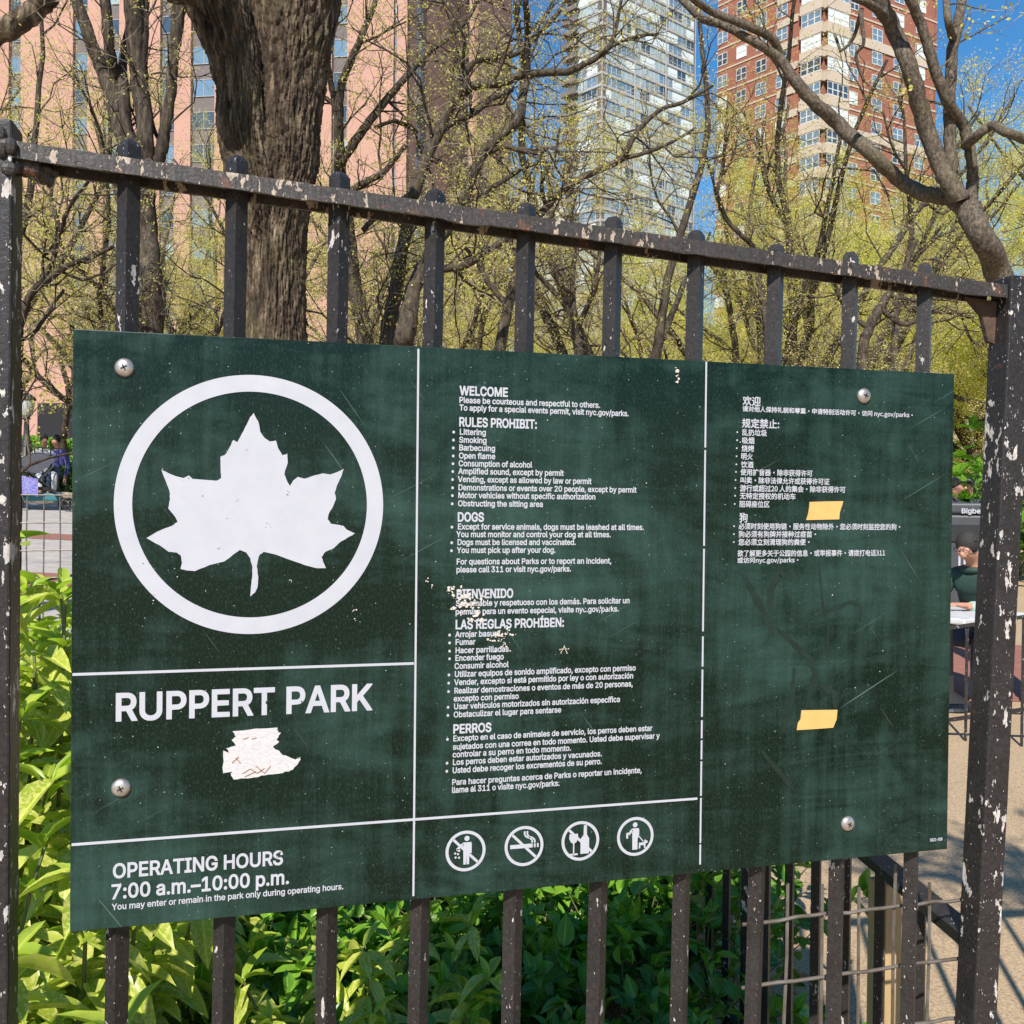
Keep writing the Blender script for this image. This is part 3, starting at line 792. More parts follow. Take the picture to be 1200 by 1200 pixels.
def picket(x, y, z0, z1, half, b, lean=0.0, chamf=0.006):
    h = half
    ring = lambda z, s: [(x+lean*(z-1.5), y-h*s, z), (x+lean*(z-1.5)+h*s, y, z), (x+lean*(z-1.5), y+h*s, z), (x+lean*(z-1.5)-h*s, y, z)]
    zs = [z0]+[z0+(z1-chamf-z0)*(i+1)/24 for i in range(24)]
    vs_ = []
    for i, z in enumerate(zs):
        j = 0.0004*mnoise.noise((x*50, z*30, y))
        vs_ += ring(z, 1+j/h)
    vs_ += ring(z1, 0.62)
    m = len(zs)+1
    fs = [(i*4+q, i*4+(q+1) % 4, (i+1)*4+(q+1) % 4, (i+1)*4+q) for i in range(m-1) for q in range(4)]
    fs += [(3,2,1,0), tuple((m-1)*4+q for q in range(4))]
    b.add(vs_, fs)
tips = [(148,165),(278,184),(397,203),(508,223),(615,239),(718,255),(816,271),(908,287),(996,296),(1083,309)]
tops = [(150,300),(276,320),(396,330),(508,340),(615,350),(717,360),(814,370),(907,380),(995,390),(1082,400)]
bots = [(137,1150),(262,1150),(382,1150),(491,1120),(600,1120),(699,1120),(797,1110),(885,1090),(979,1080),(1066,1080)]
for (u, v), (ut, vt), (ub, vb) in zip(tips, tops, bots):
    pt, pbm = at(ut, vt, BY), at(ub, vb, BY)
    lean = (pt[0]-pbm[0])/(pt[2]-pbm[2]); x15 = pt[0]+lean*(1.5-pt[2])
    zt = at(u, v, BY)[2]
    b = MB(); picket(x15, BY, ground_z(x15, 0)+0.02, zt, 0.0135, b, lean)
    b.build("picket", M['paint'], fence)
b = MB(); zb0, zb1 = ground_z(0, 0)+0.14, ground_z(1.3, 0)+0.14
b.obox((-0.07, 0.002, zb0), (1.37, 0, zb1-zb0), (0, 0.048, 0), (0, 0, 0.02)); b.build("bottom_rail", M['paint_rail'], fence)
for k in list(range(1, 9))+list(range(-24, -11)):
    x = -0.093-0.1265*k if k > 0 else 1.316+0.1265*(-k-11)
    zt = rail_z(x)+0.017
    b = MB(); picket(x, BY, ground_z(x, 0)+0.02, zt, 0.0135, b)
    b.build("picket", M['paint'], fence)
for x0, x1 in ((-1.2, -0.12), (1.36, 3.0)):
    for z_, off in ((rail_z, -0.0195), (lambda x: ground_z(x, 0)+0.16, -0.02)):
        b = MB(); b.obox((x0, 0.002, z_(x0)+off), (x1-x0, 0, z_(x1)-z_(x0)), (0, 0.048, 0), (0, 0, 0.0195))
        b.build("top_rail" if z_ is rail_z else "bottom_rail", M['paint_rail'], fence)
def post(xt, zt_, xb, zb, y0, w, d, z0, z1, rough=0.0012):
    b = MB(); rows = 60; vs_ = []
    for i in range(rows+1):
        z = z0+(z1-z0)*i/rows; x = xb+(xt-xb)*(z-zb)/(zt_-zb)
        for q, (dx, dy) in enumerate(((0,0),(w,0),(w,d),(0,d))):
            j = rough*mnoise.noise((z*24, q*7.0, xt)); s = 0.001*mnoise.noise((z*70, q*3, 5))
            vs_.append((x+dx+j, y0+dy+j+s, z))
    fs = [(i*4+q, i*4+(q+1) % 4, (i+1)*4+(q+1) % 4, (i+1)*4+q) for i in range(rows) for q in range(4)]
    fs += [(3,2,1,0), tuple(rows*4+q for q in range(4))]
    b.add(vs_, fs)
    return b
# left post: its front right edge runs through these two points
a_, c_ = at(14, 400, 0.0), at(10, 1150, 0.0)
w_ = 0.044
ztop = at(5, 139, 0.0)[2]
b = post(a_[0]-w_, a_[2], c_[0]-w_, c_[2], -0.002, w_, w_, 0.0, ztop)
lp = b.build("post", M['paint_post'], fence); bevel(lp, 0.003, 2)
cb = MB(); cb.obox((a_[0]-w_-0.003, -0.005, ztop), (w_+0.006, 0, 0), (0, w_+0.006, 0), (0, 0, 0.006))
a2_, c2_ = at(1182, 395, -0.002), at(1144, 1150, -0.002)
ztop2 = at(1186, 322, 0.0)[2]
b = post(a2_[0], a2_[2], c2_[0], c2_[2], -0.002, 0.042, 0.042, 0.0, ztop2)
rp = b.build("post", M['paint_post'], fence); bevel(rp, 0.003, 2)
# rusted gussets where the rail meets the posts; the right outline takes in its shadow
b = MB(); x, z = a2_[0], rail_z(a2_[0]-0.02)-0.021
for (dx0, y_, s) in ((0.0, 0.030, 1.0),):
    b.add([(x+0.003, y_-0.004, z), (x-0.052*s, y_-0.004, z+0.004), (x-0.024, y_-0.004, z-0.022), (x-0.012, y_-0.004, z-0.062), (x+0.002, y_-0.004, z-0.066),
           (x+0.003, y_+0.004, z), (x-0.052*s, y_+0.004, z+0.004), (x-0.024, y_+0.004, z-0.022), (x-0.012, y_+0.004, z-0.062), (x+0.002, y_+0.004, z-0.066)],
          [(0,1,2,3,4),(9,8,7,6,5),(0,5,6,1),(1,6,7,2),(2,7,8,3),(3,8,9,4),(4,9,5,0)])
M['rust'] = simple("flaking rust", (0.10,0.055,0.035), 0.9, (0.04,0.028,0.022), 60, bumps=0.8)
b.build("gusset", M['rust'], fence)
b = MB(); x, z = a_[0], rail_z(a_[0])-0.02
for i in range(10):
    b.ellipsoid((x+0.004+rnd.uniform(-0.004, 0.030), 0.012+rnd.uniform(0, 0.02), z+rnd.uniform(-0.012, 0.004)), (rnd.uniform(0.006, 0.012), 0.008, rnd.uniform(0.006, 0.014)), 8, 6)
for i in range(9):
    b.ellipsoid((x-0.012+rnd.uniform(-0.02, 0.012), -0.003, z+rnd.uniform(-0.03, 0.03)), (rnd.uniform(0.004, 0.010), 0.006, rnd.uniform(0.006, 0.014)), 8, 6)
b.build("gusset", M['paint_rail'], fence)

# ================================================================== wire mesh and low fences behind
def wire_panel(o, ax, nx_, sx, nz_, sz, r, jag, rnd, first=0.0):
    b = MB(); ax = np.array(ax, float)
    o = np.array(o, float)
    for i in range(nx_):
        top = nz_*sz+rnd.uniform(*jag)
        pts = [o+ax*(first+i*sx)+np.array([0,0,z])+ax*rnd.uniform(-0.002, 0.002) for z in np.linspace(0, top, 8)]
        b.tube(pts, r, 6)
    L = first+nx_*sx
    off = np.array([ax[1], -ax[0], 0])*r*1.7
    for k in range(1, nz_+1):
        pts = [o+ax*t+off+np.array([0,0,k*sz-sz*0.3+rnd.uniform(-0.0018, 0.0018)]) for t in np.linspace(-0.012, L, 14)]
        b.tube(pts, r, 6)
    return b
rnd = random.Random(11)
x0 = at(877, 1080, 0.052)[0]; zt = at(930, 1074, 0.052)[2]
nzm = 8; szm = 0.094
b = wire_panel((x0, 0.052, zt-nzm*szm+szm*0.3), (1,0,0), 6, 0.0625, nzm, szm, 0.0027, (-0.02, 0.035), rnd)
tag(b.build("wire_mesh", M['wire']), "short panel of galvanised wire mesh tied behind the pickets at the right post", "wire mesh")
# mesh fence on the far side of the planting bed
oL = at(8, 577, 2.45); oL2 = at(95, 577, 2.40)
b = wire_panel((oL[0]-0.6, 2.45, ground_z(oL[0], 2.45)), (1,0,0), 46, 0.0555, 12, 0.1, 0.0026, (-0.03, -0.02), rnd)
zz = max(v[2] for v in b.v)
for i in range(len(b.v)): b.v[i] = (b.v[i][0], b.v[i][1], b.v[i][2]+oL[2]-zz)
tag(b.build("wire_mesh", M['wire']), "tall wire mesh fence along the far side of the planting bed by the left post", "wire mesh")

def low_fence(name, p0, dirv, L, ztop0, slope, n_first, step, label, htop, zbot, mat, posts=()):
    e = empty(name, (p0[0], p0[1], ground_z(*p0)), label, "fence")
    d = np.array([dirv[0], dirv[1], slope]); side = np.array([dirv[1], -dirv[0], 0])
    b = MB(); b.obox(np.array([p0[0], p0[1], ztop0])-side*htop/2, d*L, side*htop, (0, 0, -0.018)); b.build("top_rail", mat, e)
    b = MB(); b.obox(np.array([p0[0], p0[1], ztop0-zbot])-side*htop/2, d*L, side*htop, (0, 0, -0.018)); b.build("bottom_rail", mat, e)
    t = n_first
    while t < L:
        q = np.array([p0[0], p0[1], ztop0])+d*t
        b = MB(); picket(q[0], q[1], ground_z(q[0], q[1]), q[2]-0.019, 0.0125, b)
        b.build("picket", mat, e)
        t += step
    return e
prz = at(1121, 1100, 0.03)[2]
pfx = c2_[0]+0.02
az_ = math.radians(6)
pf = low_fence("low_iron_fence", (pfx+0.004, 0.018), (math.sin(az_), math.cos(az_)), 2.4, prz, 0.05, 0.16, 0.127,
               "low black iron fence running back from the right post, in the shade of the sign", 0.042, 0.72, M['paint'])
M['old_wood'] = simple("weathered yellow timber", (0.50,0.36,0.17), 0.8, (0.40,0.27,0.13), 24, stretch=(1,1,0.2))
q = at(1040, 1100, 0.33)
b = MB(); b.obox((q[0]-0.022, q[1]-0.02, ground_z(q[0], q[1])), (0.044, 0.006, 0), (-0.006, 0.044, 0), (0, 0, prz-0.04-ground_z(q[0], q[1])))
tag(b.build("wooden_stake", M['old_wood']), "weathered tan timber stake standing inside the wire mesh near the right post", "stake")
bevel(bpy.data.objects["wooden_stake"], 0.004, 2)
# the far side of that railing, in front of the seated man
qa, qb = at(1108, 735, 4.05), at(1215, 719, 3.86)
dd = np.array([qb[0]-qa[0], qb[1]-qa[1]]); dl = math.hypot(*dd)
ff = low_fence("low_iron_fence", (qa[0]-3.2*dd[0]/dl, qa[1]-3.2*dd[1]/dl), tuple(dd/dl), 5.5, qa[2]-3.2*(qb[2]-qa[2])/dl, (qb[2]-qa[2])/dl, 0.1, 0.36,
               "low grey iron railing in front of the man seated at the table", 0.04, 0.62, M['paint'])
# ================================================================== buildings behind the park
def brickmat(name, c, c2, scale=0.5, course=None):
    m, nt, bs, out = newmat(name)
    v = coords(nt, "pos")
    a = noise_tex(nt, v, scale, 5, 0.6); b = noise_tex(nt, coords(nt, "pos", (3,3,14)), 1.0, 2, 0.5)
    k = mixc(nt, 0.3, ramp(nt, a, [(0.3, c), (0.7, c2)]), ramp(nt, b, [(0.35, c2), (0.65, c)]))
    nt.links.new(k, bs.inputs["Base Color"]); bs.inputs["Roughness"].default_value = 0.95
    bs.inputs["Specular IOR Level"].default_value = 0.15
    return m
M['brick_pink'] = brickmat("salmon brick", (0.45,0.265,0.205), (0.40,0.235,0.185))
M['brick_red'] = brickmat("red brick", (0.31,0.125,0.085), (0.25,0.10,0.07))
M['brick_dull'] = brickmat("dull pink brick", (0.36,0.20,0.16), (0.30,0.17,0.14))
M['limestone'] = brickmat("beige stone band", (0.50,0.42,0.33), (0.44,0.37,0.29))
M['cream'] = brickmat("cream wall", (0.55,0.44,0.31), (0.49,0.39,0.27))
M['pale_wall'] = brickmat("pale wall", (0.50,0.46,0.38), (0.44,0.41,0.34))
M['spandrel'] = brickmat("grey spandrel", (0.17,0.145,0.14), (0.13,0.115,0.115), 1.0)
M['slab'] = brickmat("pale concrete slab", (0.40,0.39,0.37), (0.34,0.33,0.32))
M['frame_white'] = simple("white window frame", (0.62,0.62,0.60), 0.5)
M['frame_grey'] = simple("grey window frame", (0.30,0.31,0.32), 0.5)
def glass(name, c, rough=0.08):
    m, nt, bs, out = newmat(name)
    bs.inputs["Base Color"].default_value = (*c, 1); bs.inputs["Roughness"].default_value = rough
    bs.inputs["Specular IOR Level"].default_value = 0.9
    v = coords(nt, "pos"); f = noise_tex(nt, v, 0.5, 2, 0.5); bump(nt, bs, f, 0.05, 0.2)
    return m
M['glass'] = glass("window glass", (0.045,0.07,0.10))
M['glass_sky'] = glass("sky tinted window glass", (0.13,0.21,0.29))  # blue of the reflected sky put into the pane colour
M['blind'] = simple("pale blind behind glass", (0.36,0.44,0.45), 0.25, (0.24,0.32,0.35), 0.7)
M['blind_white'] = simple("white blind behind glass", (0.66,0.72,0.70), 0.25, (0.56,0.64,0.64), 0.7)
M['black_opening'] = simple("dark opening", (0.012,0.012,0.014), 0.9)

def hdir(u):
    d = ray(u, 300); L = math.hypot(d[0], d[1]); return np.array([d[0]/L, d[1]/L])
C2 = CAM[:2]
class Face:                         # a vertical wall: origin, unit tangent (to the right seen from outside), outward normal
    def __init__(s, p, t): s.p = np.array(p, float); s.t = np.array(t, float); s.n = np.array([s.t[1], -s.t[0]])
    def s_at(s, u):
        d = hdir(u); A = np.array([[s.t[0], -d[0]], [s.t[1], -d[1]]])
        return np.linalg.solve(A, C2-s.p)[0]
    def pt(s, a): return s.p+s.t*a
    def box(s, b, a0, a1, d0, d1, z0, z1, mi=0):   # d: outward
        p = s.p+s.t*a0+s.n*d0
        b.obox((p[0], p[1], z0), (*(s.t*(a1-a0)), 0), (*(s.n*(d1-d0)), 0), (0, 0, z1-z0), mi)
def tangent(phi): return np.array([math.cos(math.radians(phi)), -math.sin(math.radians(phi))])
def depth_pt(u, dist): return C2+hdir(u)*dist
class Tower:
    def __init__(s, name, label, loc, cat="building"):
        s.e = empty(name, (loc[0], loc[1], ground_z(*loc)), label, cat); s.wins = []
    def window(s, f, a0, a1, z0, z1, d, mats, panes=1, rail=0.5, bar=0.06):
        s.wins.append((f, a0, a1, z0, z1, d, mats, panes, rail, bar))
    def finish(s, mats, limit=100):
        def vis(w):
            q = w[0].pt((w[1]+w[2])/2); P = np.array([q[0], q[1], (w[3]+w[4])/2])-CAM
            z = P@FWD; u = 600+FPX*(P@RGT)/z; v = 600-FPX*(P@UPV)/z
            off = max(0, -u, u-1200)+max(0, -v, v-430)
            return off*10+z*0.01
        order = sorted(s.wins, key=vis)
        rest = MB()
        for i, w in enumerate(order):
            b = MB() if i < limit else rest
            f, a0, a1, z0, z1, d, mi, panes, rl, br = w
            f.box(b, a0, a1, d, d+0.05, z0, z1, mi)
            for k in range(panes+1):
                x = a0+(a1-a0)*k/panes
                f.box(b, max(a0, x-br/2), min(a1, x+br/2), d+0.05, d+0.09, z0, z1, 0)
            for z in ([z0, z1-br]+([z0+(z1-z0)*rl] if rl else [])):
                f.box(b, a0+br, a1-br, d+0.052, d+0.085, z, z+br, 0)
            if i < limit: b.build("window", mats, s.e)
        if rest.v: tag(rest.build("window", mats, s.e), kind="stuff")
FL = 2.78
rnd = random.Random(21)
# ---- the salmon brick tower on the left
p0 = depth_pt(250, 82.0); t0 = tangent(21)
F1 = Face(p0, t0); g0 = ground_z(p0[0], min(p0[1], 60))
T = Tower("brick_tower", "salmon pink brick apartment tower with dark vertical window strips behind the left trees", p0)
zt_ = g0+30*FL
wall = MB(); strip = MB(); dark = MB()
W4 = [M['frame_grey'], M['glass'], M['glass_sky'], M['blind'], M['blind_white']]
def strips(f, u0, u1, sl, z0, z1, lit=True):
    a, e = f.s_at(u0), f.s_at(u1)
    for x0, x1 in sl:
        s0, s1 = f.s_at(x0), f.s_at(x1)
        f.box(wall, a, s0, -0.9, 0.0, z0, z1)
        f.box(strip, s0, s1, -0.9, -0.35, z0, z1)
        k = 0
        while z0+2.9+k*FL < z1-2:
            zb = z0+2.9+k*FL
            T.window(f, s0+0.08, s1-0.08, zb+0.85, zb+2.35, -0.35, rnd.choice([1,1,1,2,2,3]), max(1, round((s1-s0)/1.0)), 0)
            k += 1
        a = s1
    f.box(wall, a, e, -0.9, 0.0, z0, z1)
strips(F1, -160, 475, [(-120,-98),(-60,-38),(9,23),(84,101),(120,138),(186,203),(222,250),(300,318),(387,405),(459,470)], g0, zt_)
E1 = F1.pt(F1.s_at(475)); back = -F1.n
Sd = Face(E1, back)                                       # right hand return, in its own shade
strips(Sd, 475.01, 525, [(486,498)], g0, zt_)
E2 = Sd.pt(Sd.s_at(525)); F2 = Face(E2, t0)
strips(F2, 525.01, 558, [(544,553)], g0, zt_)
E3 = F2.pt(F2.s_at(558)); Sd2 = Face(E3, back)
e4 = Sd2.s_at(597); Sd2.box(wall, 0, e4, -0.9, 0.0, g0, zt_)
q = F1.s_at(-160)
F1.box(wall, q, q+0.9, -26, -0.9, g0, zt_)
E4 = Sd2.pt(e4); F3 = Face(E4, -t0); F3.box(wall, 0, 45, -0.9, 0, g0, zt_)
wo = wall.build("wall", M['brick_pink'], T.e); strip.build("spandrel_strip", M['spandrel'], T.e)
T.finish(W4)
b = MB(); s0, s1 = F1.s_at(45), F1.s_at(112)  # black box on the wall stands in for the shade inside the opening
zt2 = (at(60, 473, F1.pt(s0)[1]))[2]
F1.box(b, s0, s1, -0.5, 0.03, g0-1, zt2); b.build("opening_shade", M['black_opening'], T.e)
# ---- glass tower in the middle
c0 = depth_pt(703, 228.0); tG = tangent(-24); G1 = Face(c0, tG)
T = Tower("glass_tower", "tall grey glass apartment tower with pale floor bands in the centre of the skyline", c0)
gG = 2.0; FG = 3.05
a1 = G1.s_at(812); lt = np.array([G1.n[0], G1.n[1]])      # left face runs along the normal
G0 = Face(c0, -G1.n); 
tL = tangent(58); GL = Face(c0, tL); sL = GL.s_at(661)
slab = MB(); core = MB(); bal = MB()
for f, s0, s1 in ((G1, 0, a1), (GL, sL, 0)):
    f.box(core, s0, s1, -3.0, -0.3, gG, gG+52*FG)
    n = 52
    for k in range(n):
        z = gG+k*FG
        f.box(slab, s0, s1, -0.3, 0.0, z, z+0.62)
        m = max(3, round(abs(s1-s0)/1.75)); w = (s1-s0)/m
        if z > 30:
            j = 0
            while j < m:
                run = rnd.choice([1,2,2,3]); run = min(run, m-j)
                T.window(f, s0+w*j+0.05, s0+w*(j+run)-0.05, z+0.62, z+FG, -0.28, rnd.choice([1,2,2,3,3,3,4,4]), run, 0.28, 0.09)
                j += run
for k in range(52):
    z = gG+k*FG
    GL.box(bal, sL-0.5, sL+4.5, 0.0, 1.5, z, z+0.25); GL.box(bal, sL-0.5, sL+4.5, 1.4, 1.5, z+0.25, z+1.2)
for k in range(-0, 4):
    x = a1*k/3.0
    G1.box(slab, x-0.2 if k else 0, x+0.2 if k < 3 else a1, 0.0, 0.16, gG, gG+52*FG)
p = G1.pt(a1); R2 = Face(p, -G1.n); R2.box(core, 0, 22, -0.5, 0, gG, gG+52*FG)
core.build("wall", M['spandrel'], T.e); slab.build("floor_band", M['slab'], T.e); bal.build("balcony", M['spandrel'], T.e)
T.finish([M['frame_white'], M['glass'], M['glass_sky'], M['blind'], M['blind_white']])
# ---- red brick tower on the right
c0 = depth_pt(962, 122.0); tR = tangent(-14); R1 = Face(c0, tR)
T = Tower("red_brick_tower", "red brick tower with beige bands and white corner bay windows, right of the glass tower", c0)
gR = 1.0; FR = 3.05
tL = tangent(62); RL = Face(c0, tL); a1 = R1.s_at(1094); sL = RL.s_at(838)
wall = MB(); band = MB(); bay = MB()
R1.box(wall, 0.0, a1, -2.0, 0.0, gR, gR+34*FR); RL.box(wall, sL, -0.001, -2.0, 0.0, gR, gR+34*FR)
Rb = Face(R1.pt(a1), -R1.n); Rb.box(wall, 0, 20, -0.5, -0.01, gR, gR+34*FR)
Rc = Face(RL.pt(sL), -RL.t)
for k in range(34):
    z = gR+k*FR
    R1.box(band, 4.2, a1, 0.0, 0.09, z, z+0.22)
    if k % 4 == 0: R1.box(band, 4.2, a1, 0.09, 0.16, z-0.5, z+0.7)
    RL.box(band, sL, -3.2, 0.0, 0.09, z, z+0.22)
    for x0, x1 in ((-6.4,-4.2),): RL.box(band, x0-0.2, x1+0.6, 0.09, 0.16, z-0.6, z+0.35)
    # corner bay: beige apron with a ribbon of white windows
    R1.box(bay, -0.2, 3.9, 0.0, 0.75, z-0.55, z+0.75); RL.box(bay, -3.0, 0.2, 0.0, 0.75, z-0.55, z+0.75)
    T.window(R1, 0.05, 3.7, z+0.75, z+2.5, 0.6, rnd.choice([2,2,1,4]), 4, 0.4, 0.13)
    T.window(RL, -2.8, -0.05, z+0.75, z+2.5, 0.6, rnd.choice([2,1,4]), 3, 0.4, 0.13)
    x = 4.6
    for w_, gap in ((1.5, 2.6), (1.9, 2.2), (1.9, 2.4), (1.9, 2.2), (1.9, 2)):
        if x+w_ < a1: T.window(R1, x, x+w_, z+0.75, z+2.45, -0.02, rnd.choice([1,2,2,4]), 2, 0.45, 0.11)
        x += w_+gap
    x = -5.2
    while x-1.6 > sL:
        T.window(RL, x-1.6, x, z+0.75, z+2.45, -0.02, rnd.choice([1,2,2,4]), 2, 0.45, 0.11)
        x -= 3.1
wall.build("wall", M['brick_red'], T.e); band.build("stone_band", M['limestone'], T.e); bay.build("bay_window", M['limestone'], T.e)
T.finish([M['frame_white'], M['glass'], M['glass_sky'], M['blind'], M['blind_white']])
# ---- lower and farther blocks
def block(name, label, u0, u1, vtop, dist, phi, wm, fl, ww, gap, depth=12, gz=1.0, mats=None, inset=0.0, limit=100):
    c = depth_pt(u0, dist); f = Face(c, tangent(phi)); a = f.s_at(u1)
    d = ray((u0+u1)/2, vtop); zt = CAM[2]+d[2]/math.hypot(d[0], d[1])*dist
    global T
    T = Tower(name, label, c)
    b = MB(); f.box(b, 0, a, -depth, 0, gz, zt); b.build("wall", wm, T.e)
    b = MB(); f.box(b, -0.15, a+0.15, -depth-0.15, 0.15, zt, zt+0.5); b.build("cornice", M['limestone'], T.e)
    z = gz+1.0
    while z+fl < zt:
        x = gap
        while x+ww < a-gap*0.5:
            T.window(f, x, x+ww, z+0.9, z+fl-0.5, 0.0, rnd.choice([1,1,2,3]), 2, 0.5, 0.08)
            x += ww+gap
        z += fl
    T.finish([M['frame_white'], M['glass'], M['glass_sky'], M['blind'], M['blind_white']], limit)
block("apartment_block", "pale distant apartment block low in the gap between the pink tower and the glass tower", 612, 672, 226, 320, -5, M['pale_wall'], 3.2, 1.6, 1.8)
block("brick_building", "low dull pink brick building under the glass tower, just above the sign", 690, 850, 376, 96, -8, M['brick_dull'], 3.4, 1.5, 2.0)
block("white_building", "small white walled building beside the low pink brick building", 655, 702, 346, 90, -4, M['slab'], 3.6, 1.4, 2.4)
block("cream_building", "cream stone building with small windows seen beside the sign's right end", 1085, 1300, 395, 66, -20, M['cream'], 4.2, 1.0, 2.1, gz=-0.5)
# ================================================================== trees
def nrm(a):
    return a/(math.sqrt(a@a) or 1.0)
def smooth_line(pts, rad, sub=5):
    P = [np.array(p, float) for p in pts]; out, rr = [], []
    for i in range(len(P)-1):
        a, b, c, d = P[max(i-1, 0)], P[i], P[i+1], P[min(i+2, len(P)-1)]
        for k in range(sub):
            t = k/sub
            out.append(0.5*((2*b)+(c-a)*t+(2*a-5*b+4*c-d)*t*t+(3*b-a-3*c+d)*t**3)); rr.append(rad[i]+(rad[i+1]-rad[i])*t)
    out.append(P[-1]); rr.append(rad[-1])
    return out, rr
class Grow:
    """collects branches (thick), twigs (thin) and bud places"""
    def __init__(s, seed):
        s.r = np.random.RandomState(seed); s.thick = MB(); s.thin = MB(); s.buds = []
    def limb(s, p, d, L, r0, r1, lvl, wig=0.22, up=0.05, nseg=None):
        n = nseg or max(3, int(L/0.22)); pts = [p]; d = nrm(d)
        for i in range(n):
            d = nrm(d+s.r.normal(0, wig, 3)+np.array([0,0,up])); pts.append(pts[-1]+d*(L/n))
        rad = [r0+(r1-r0)*(i/n)**0.8 for i in range(n+1)]
        return pts, rad
    def spray(s, pts, rad, lvl, step, Lr, prob=1.0, fork=(0.5, 1.1), minr=0.0035, t0=0.15, up=0.05):
        """grow side shoots along a branch"""
        acc = 0.0
        tot = sum(math.dist(pts[i], pts[i+1]) for i in range(len(pts)-1))
        run = 0.0
        for i in range(len(pts)-1):
            seg = pts[i+1]-pts[i]; L = math.sqrt(seg@seg) or 1e-6
            run += L; acc += L
            while acc > step:
                acc -= step
                if run/tot < t0 or s.r.rand() > prob: continue
                d = seg/L; q = nrm(np.cross(d, s.r.normal(0, 1, 3)))
                an = s.r.uniform(*fork); dd = d*math.cos(an)+q*math.sin(an)
                l = s.r.uniform(*Lr)*(1.15-0.5*run/tot)
                p = pts[i]+seg*s.r.rand(); r0 = min(rad[i]*0.6, 0.004+0.010*l)
                s.shoot(p, dd, l, max(r0, minr), lvl, up)
    def shoot(s, p, d, L, r0, lvl, up=0.05):
        pts, rad = s.limb(p, d, L, r0, r0*0.35, lvl, 0.33, up, 5 if lvl <= 1 else None)
        (s.thin if lvl <= 1 else s.thick).tube(pts, rad, 3 if lvl <= 1 else 5, False)
        if lvl <= 1:
            for i in range(1, len(pts)): s.buds.append(pts[i])
            s.buds.append((pts[-1]+pts[-2])*0.5)
        if lvl == 2: s.spray(pts, rad, 1, 0.085, (0.22, 0.65), 0.95, (0.4, 1.2), 0.0035, 0.08, up)
        if lvl >= 3: s.spray(pts, rad, lvl-1, 0.19, (0.35*L, 0.65*L), 0.95, (0.45, 1.1), 0.0045, 0.12, up)
    def leaves(s, n, size, spread, mat, name, parent, group_size=3):
        if not s.buds: return None
        B = np.array(s.buds); me = leaf_cloud(B, n, size, spread, mat, s.r, group_size)
        return link_mesh(name, me, parent)
def leaf_cloud(B, n, size, spread, mat, r, gs=3):
    idx = r.randint(0, len(B), max(1, n//gs)); base = np.repeat(B[idx], gs, axis=0); m = len(base)
    tintg = np.repeat(r.rand(len(idx)), gs)
    base = base+r.normal(0, spread, (m, 3))
    a = r.normal(0, 1, (m, 3)); a[:, 2] += 0.5; a /= np.linalg.norm(a, axis=1)[:, None]
    b = np.cross(a, r.normal(0, 1, (m, 3))); b /= np.linalg.norm(b, axis=1)[:, None]+1e-9
    sz = size*r.uniform(0.55, 1.35, (m, 1)); w = sz*0.30
    co = np.empty((m, 4, 3)); co[:, 0] = base; co[:, 1] = base+a*sz*0.5+b*w; co[:, 2] = base+a*sz; co[:, 3] = base+a*sz*0.5-b*w
    return quads_mesh("foliage", co.reshape(-1, 3), m, mat, np.repeat(np.clip(0.7*tintg+0.3*r.rand(m), 0, 1), 4))
def quads_mesh(name, co, m, mat, tint):
    me = bpy.data.meshes.new(name)
    me.vertices.add(4*m); me.vertices.foreach_set("co", co.ravel())
    me.loops.add(4*m); me.loops.foreach_set("vertex_index", np.arange(4*m, dtype=np.int32))
    me.polygons.add(m); me.polygons.foreach_set("loop_start", np.arange(0, 4*m, 4, dtype=np.int32))
    me.polygons.foreach_set("loop_total", np.full(m, 4, dtype=np.int32))
    me.materials.append(mat)
    at_ = me.attributes.new("tint", 'FLOAT', 'POINT'); at_.data.foreach_set("value", np.asarray(tint, dtype=np.float32))
    me.update(); me.validate()
    return me
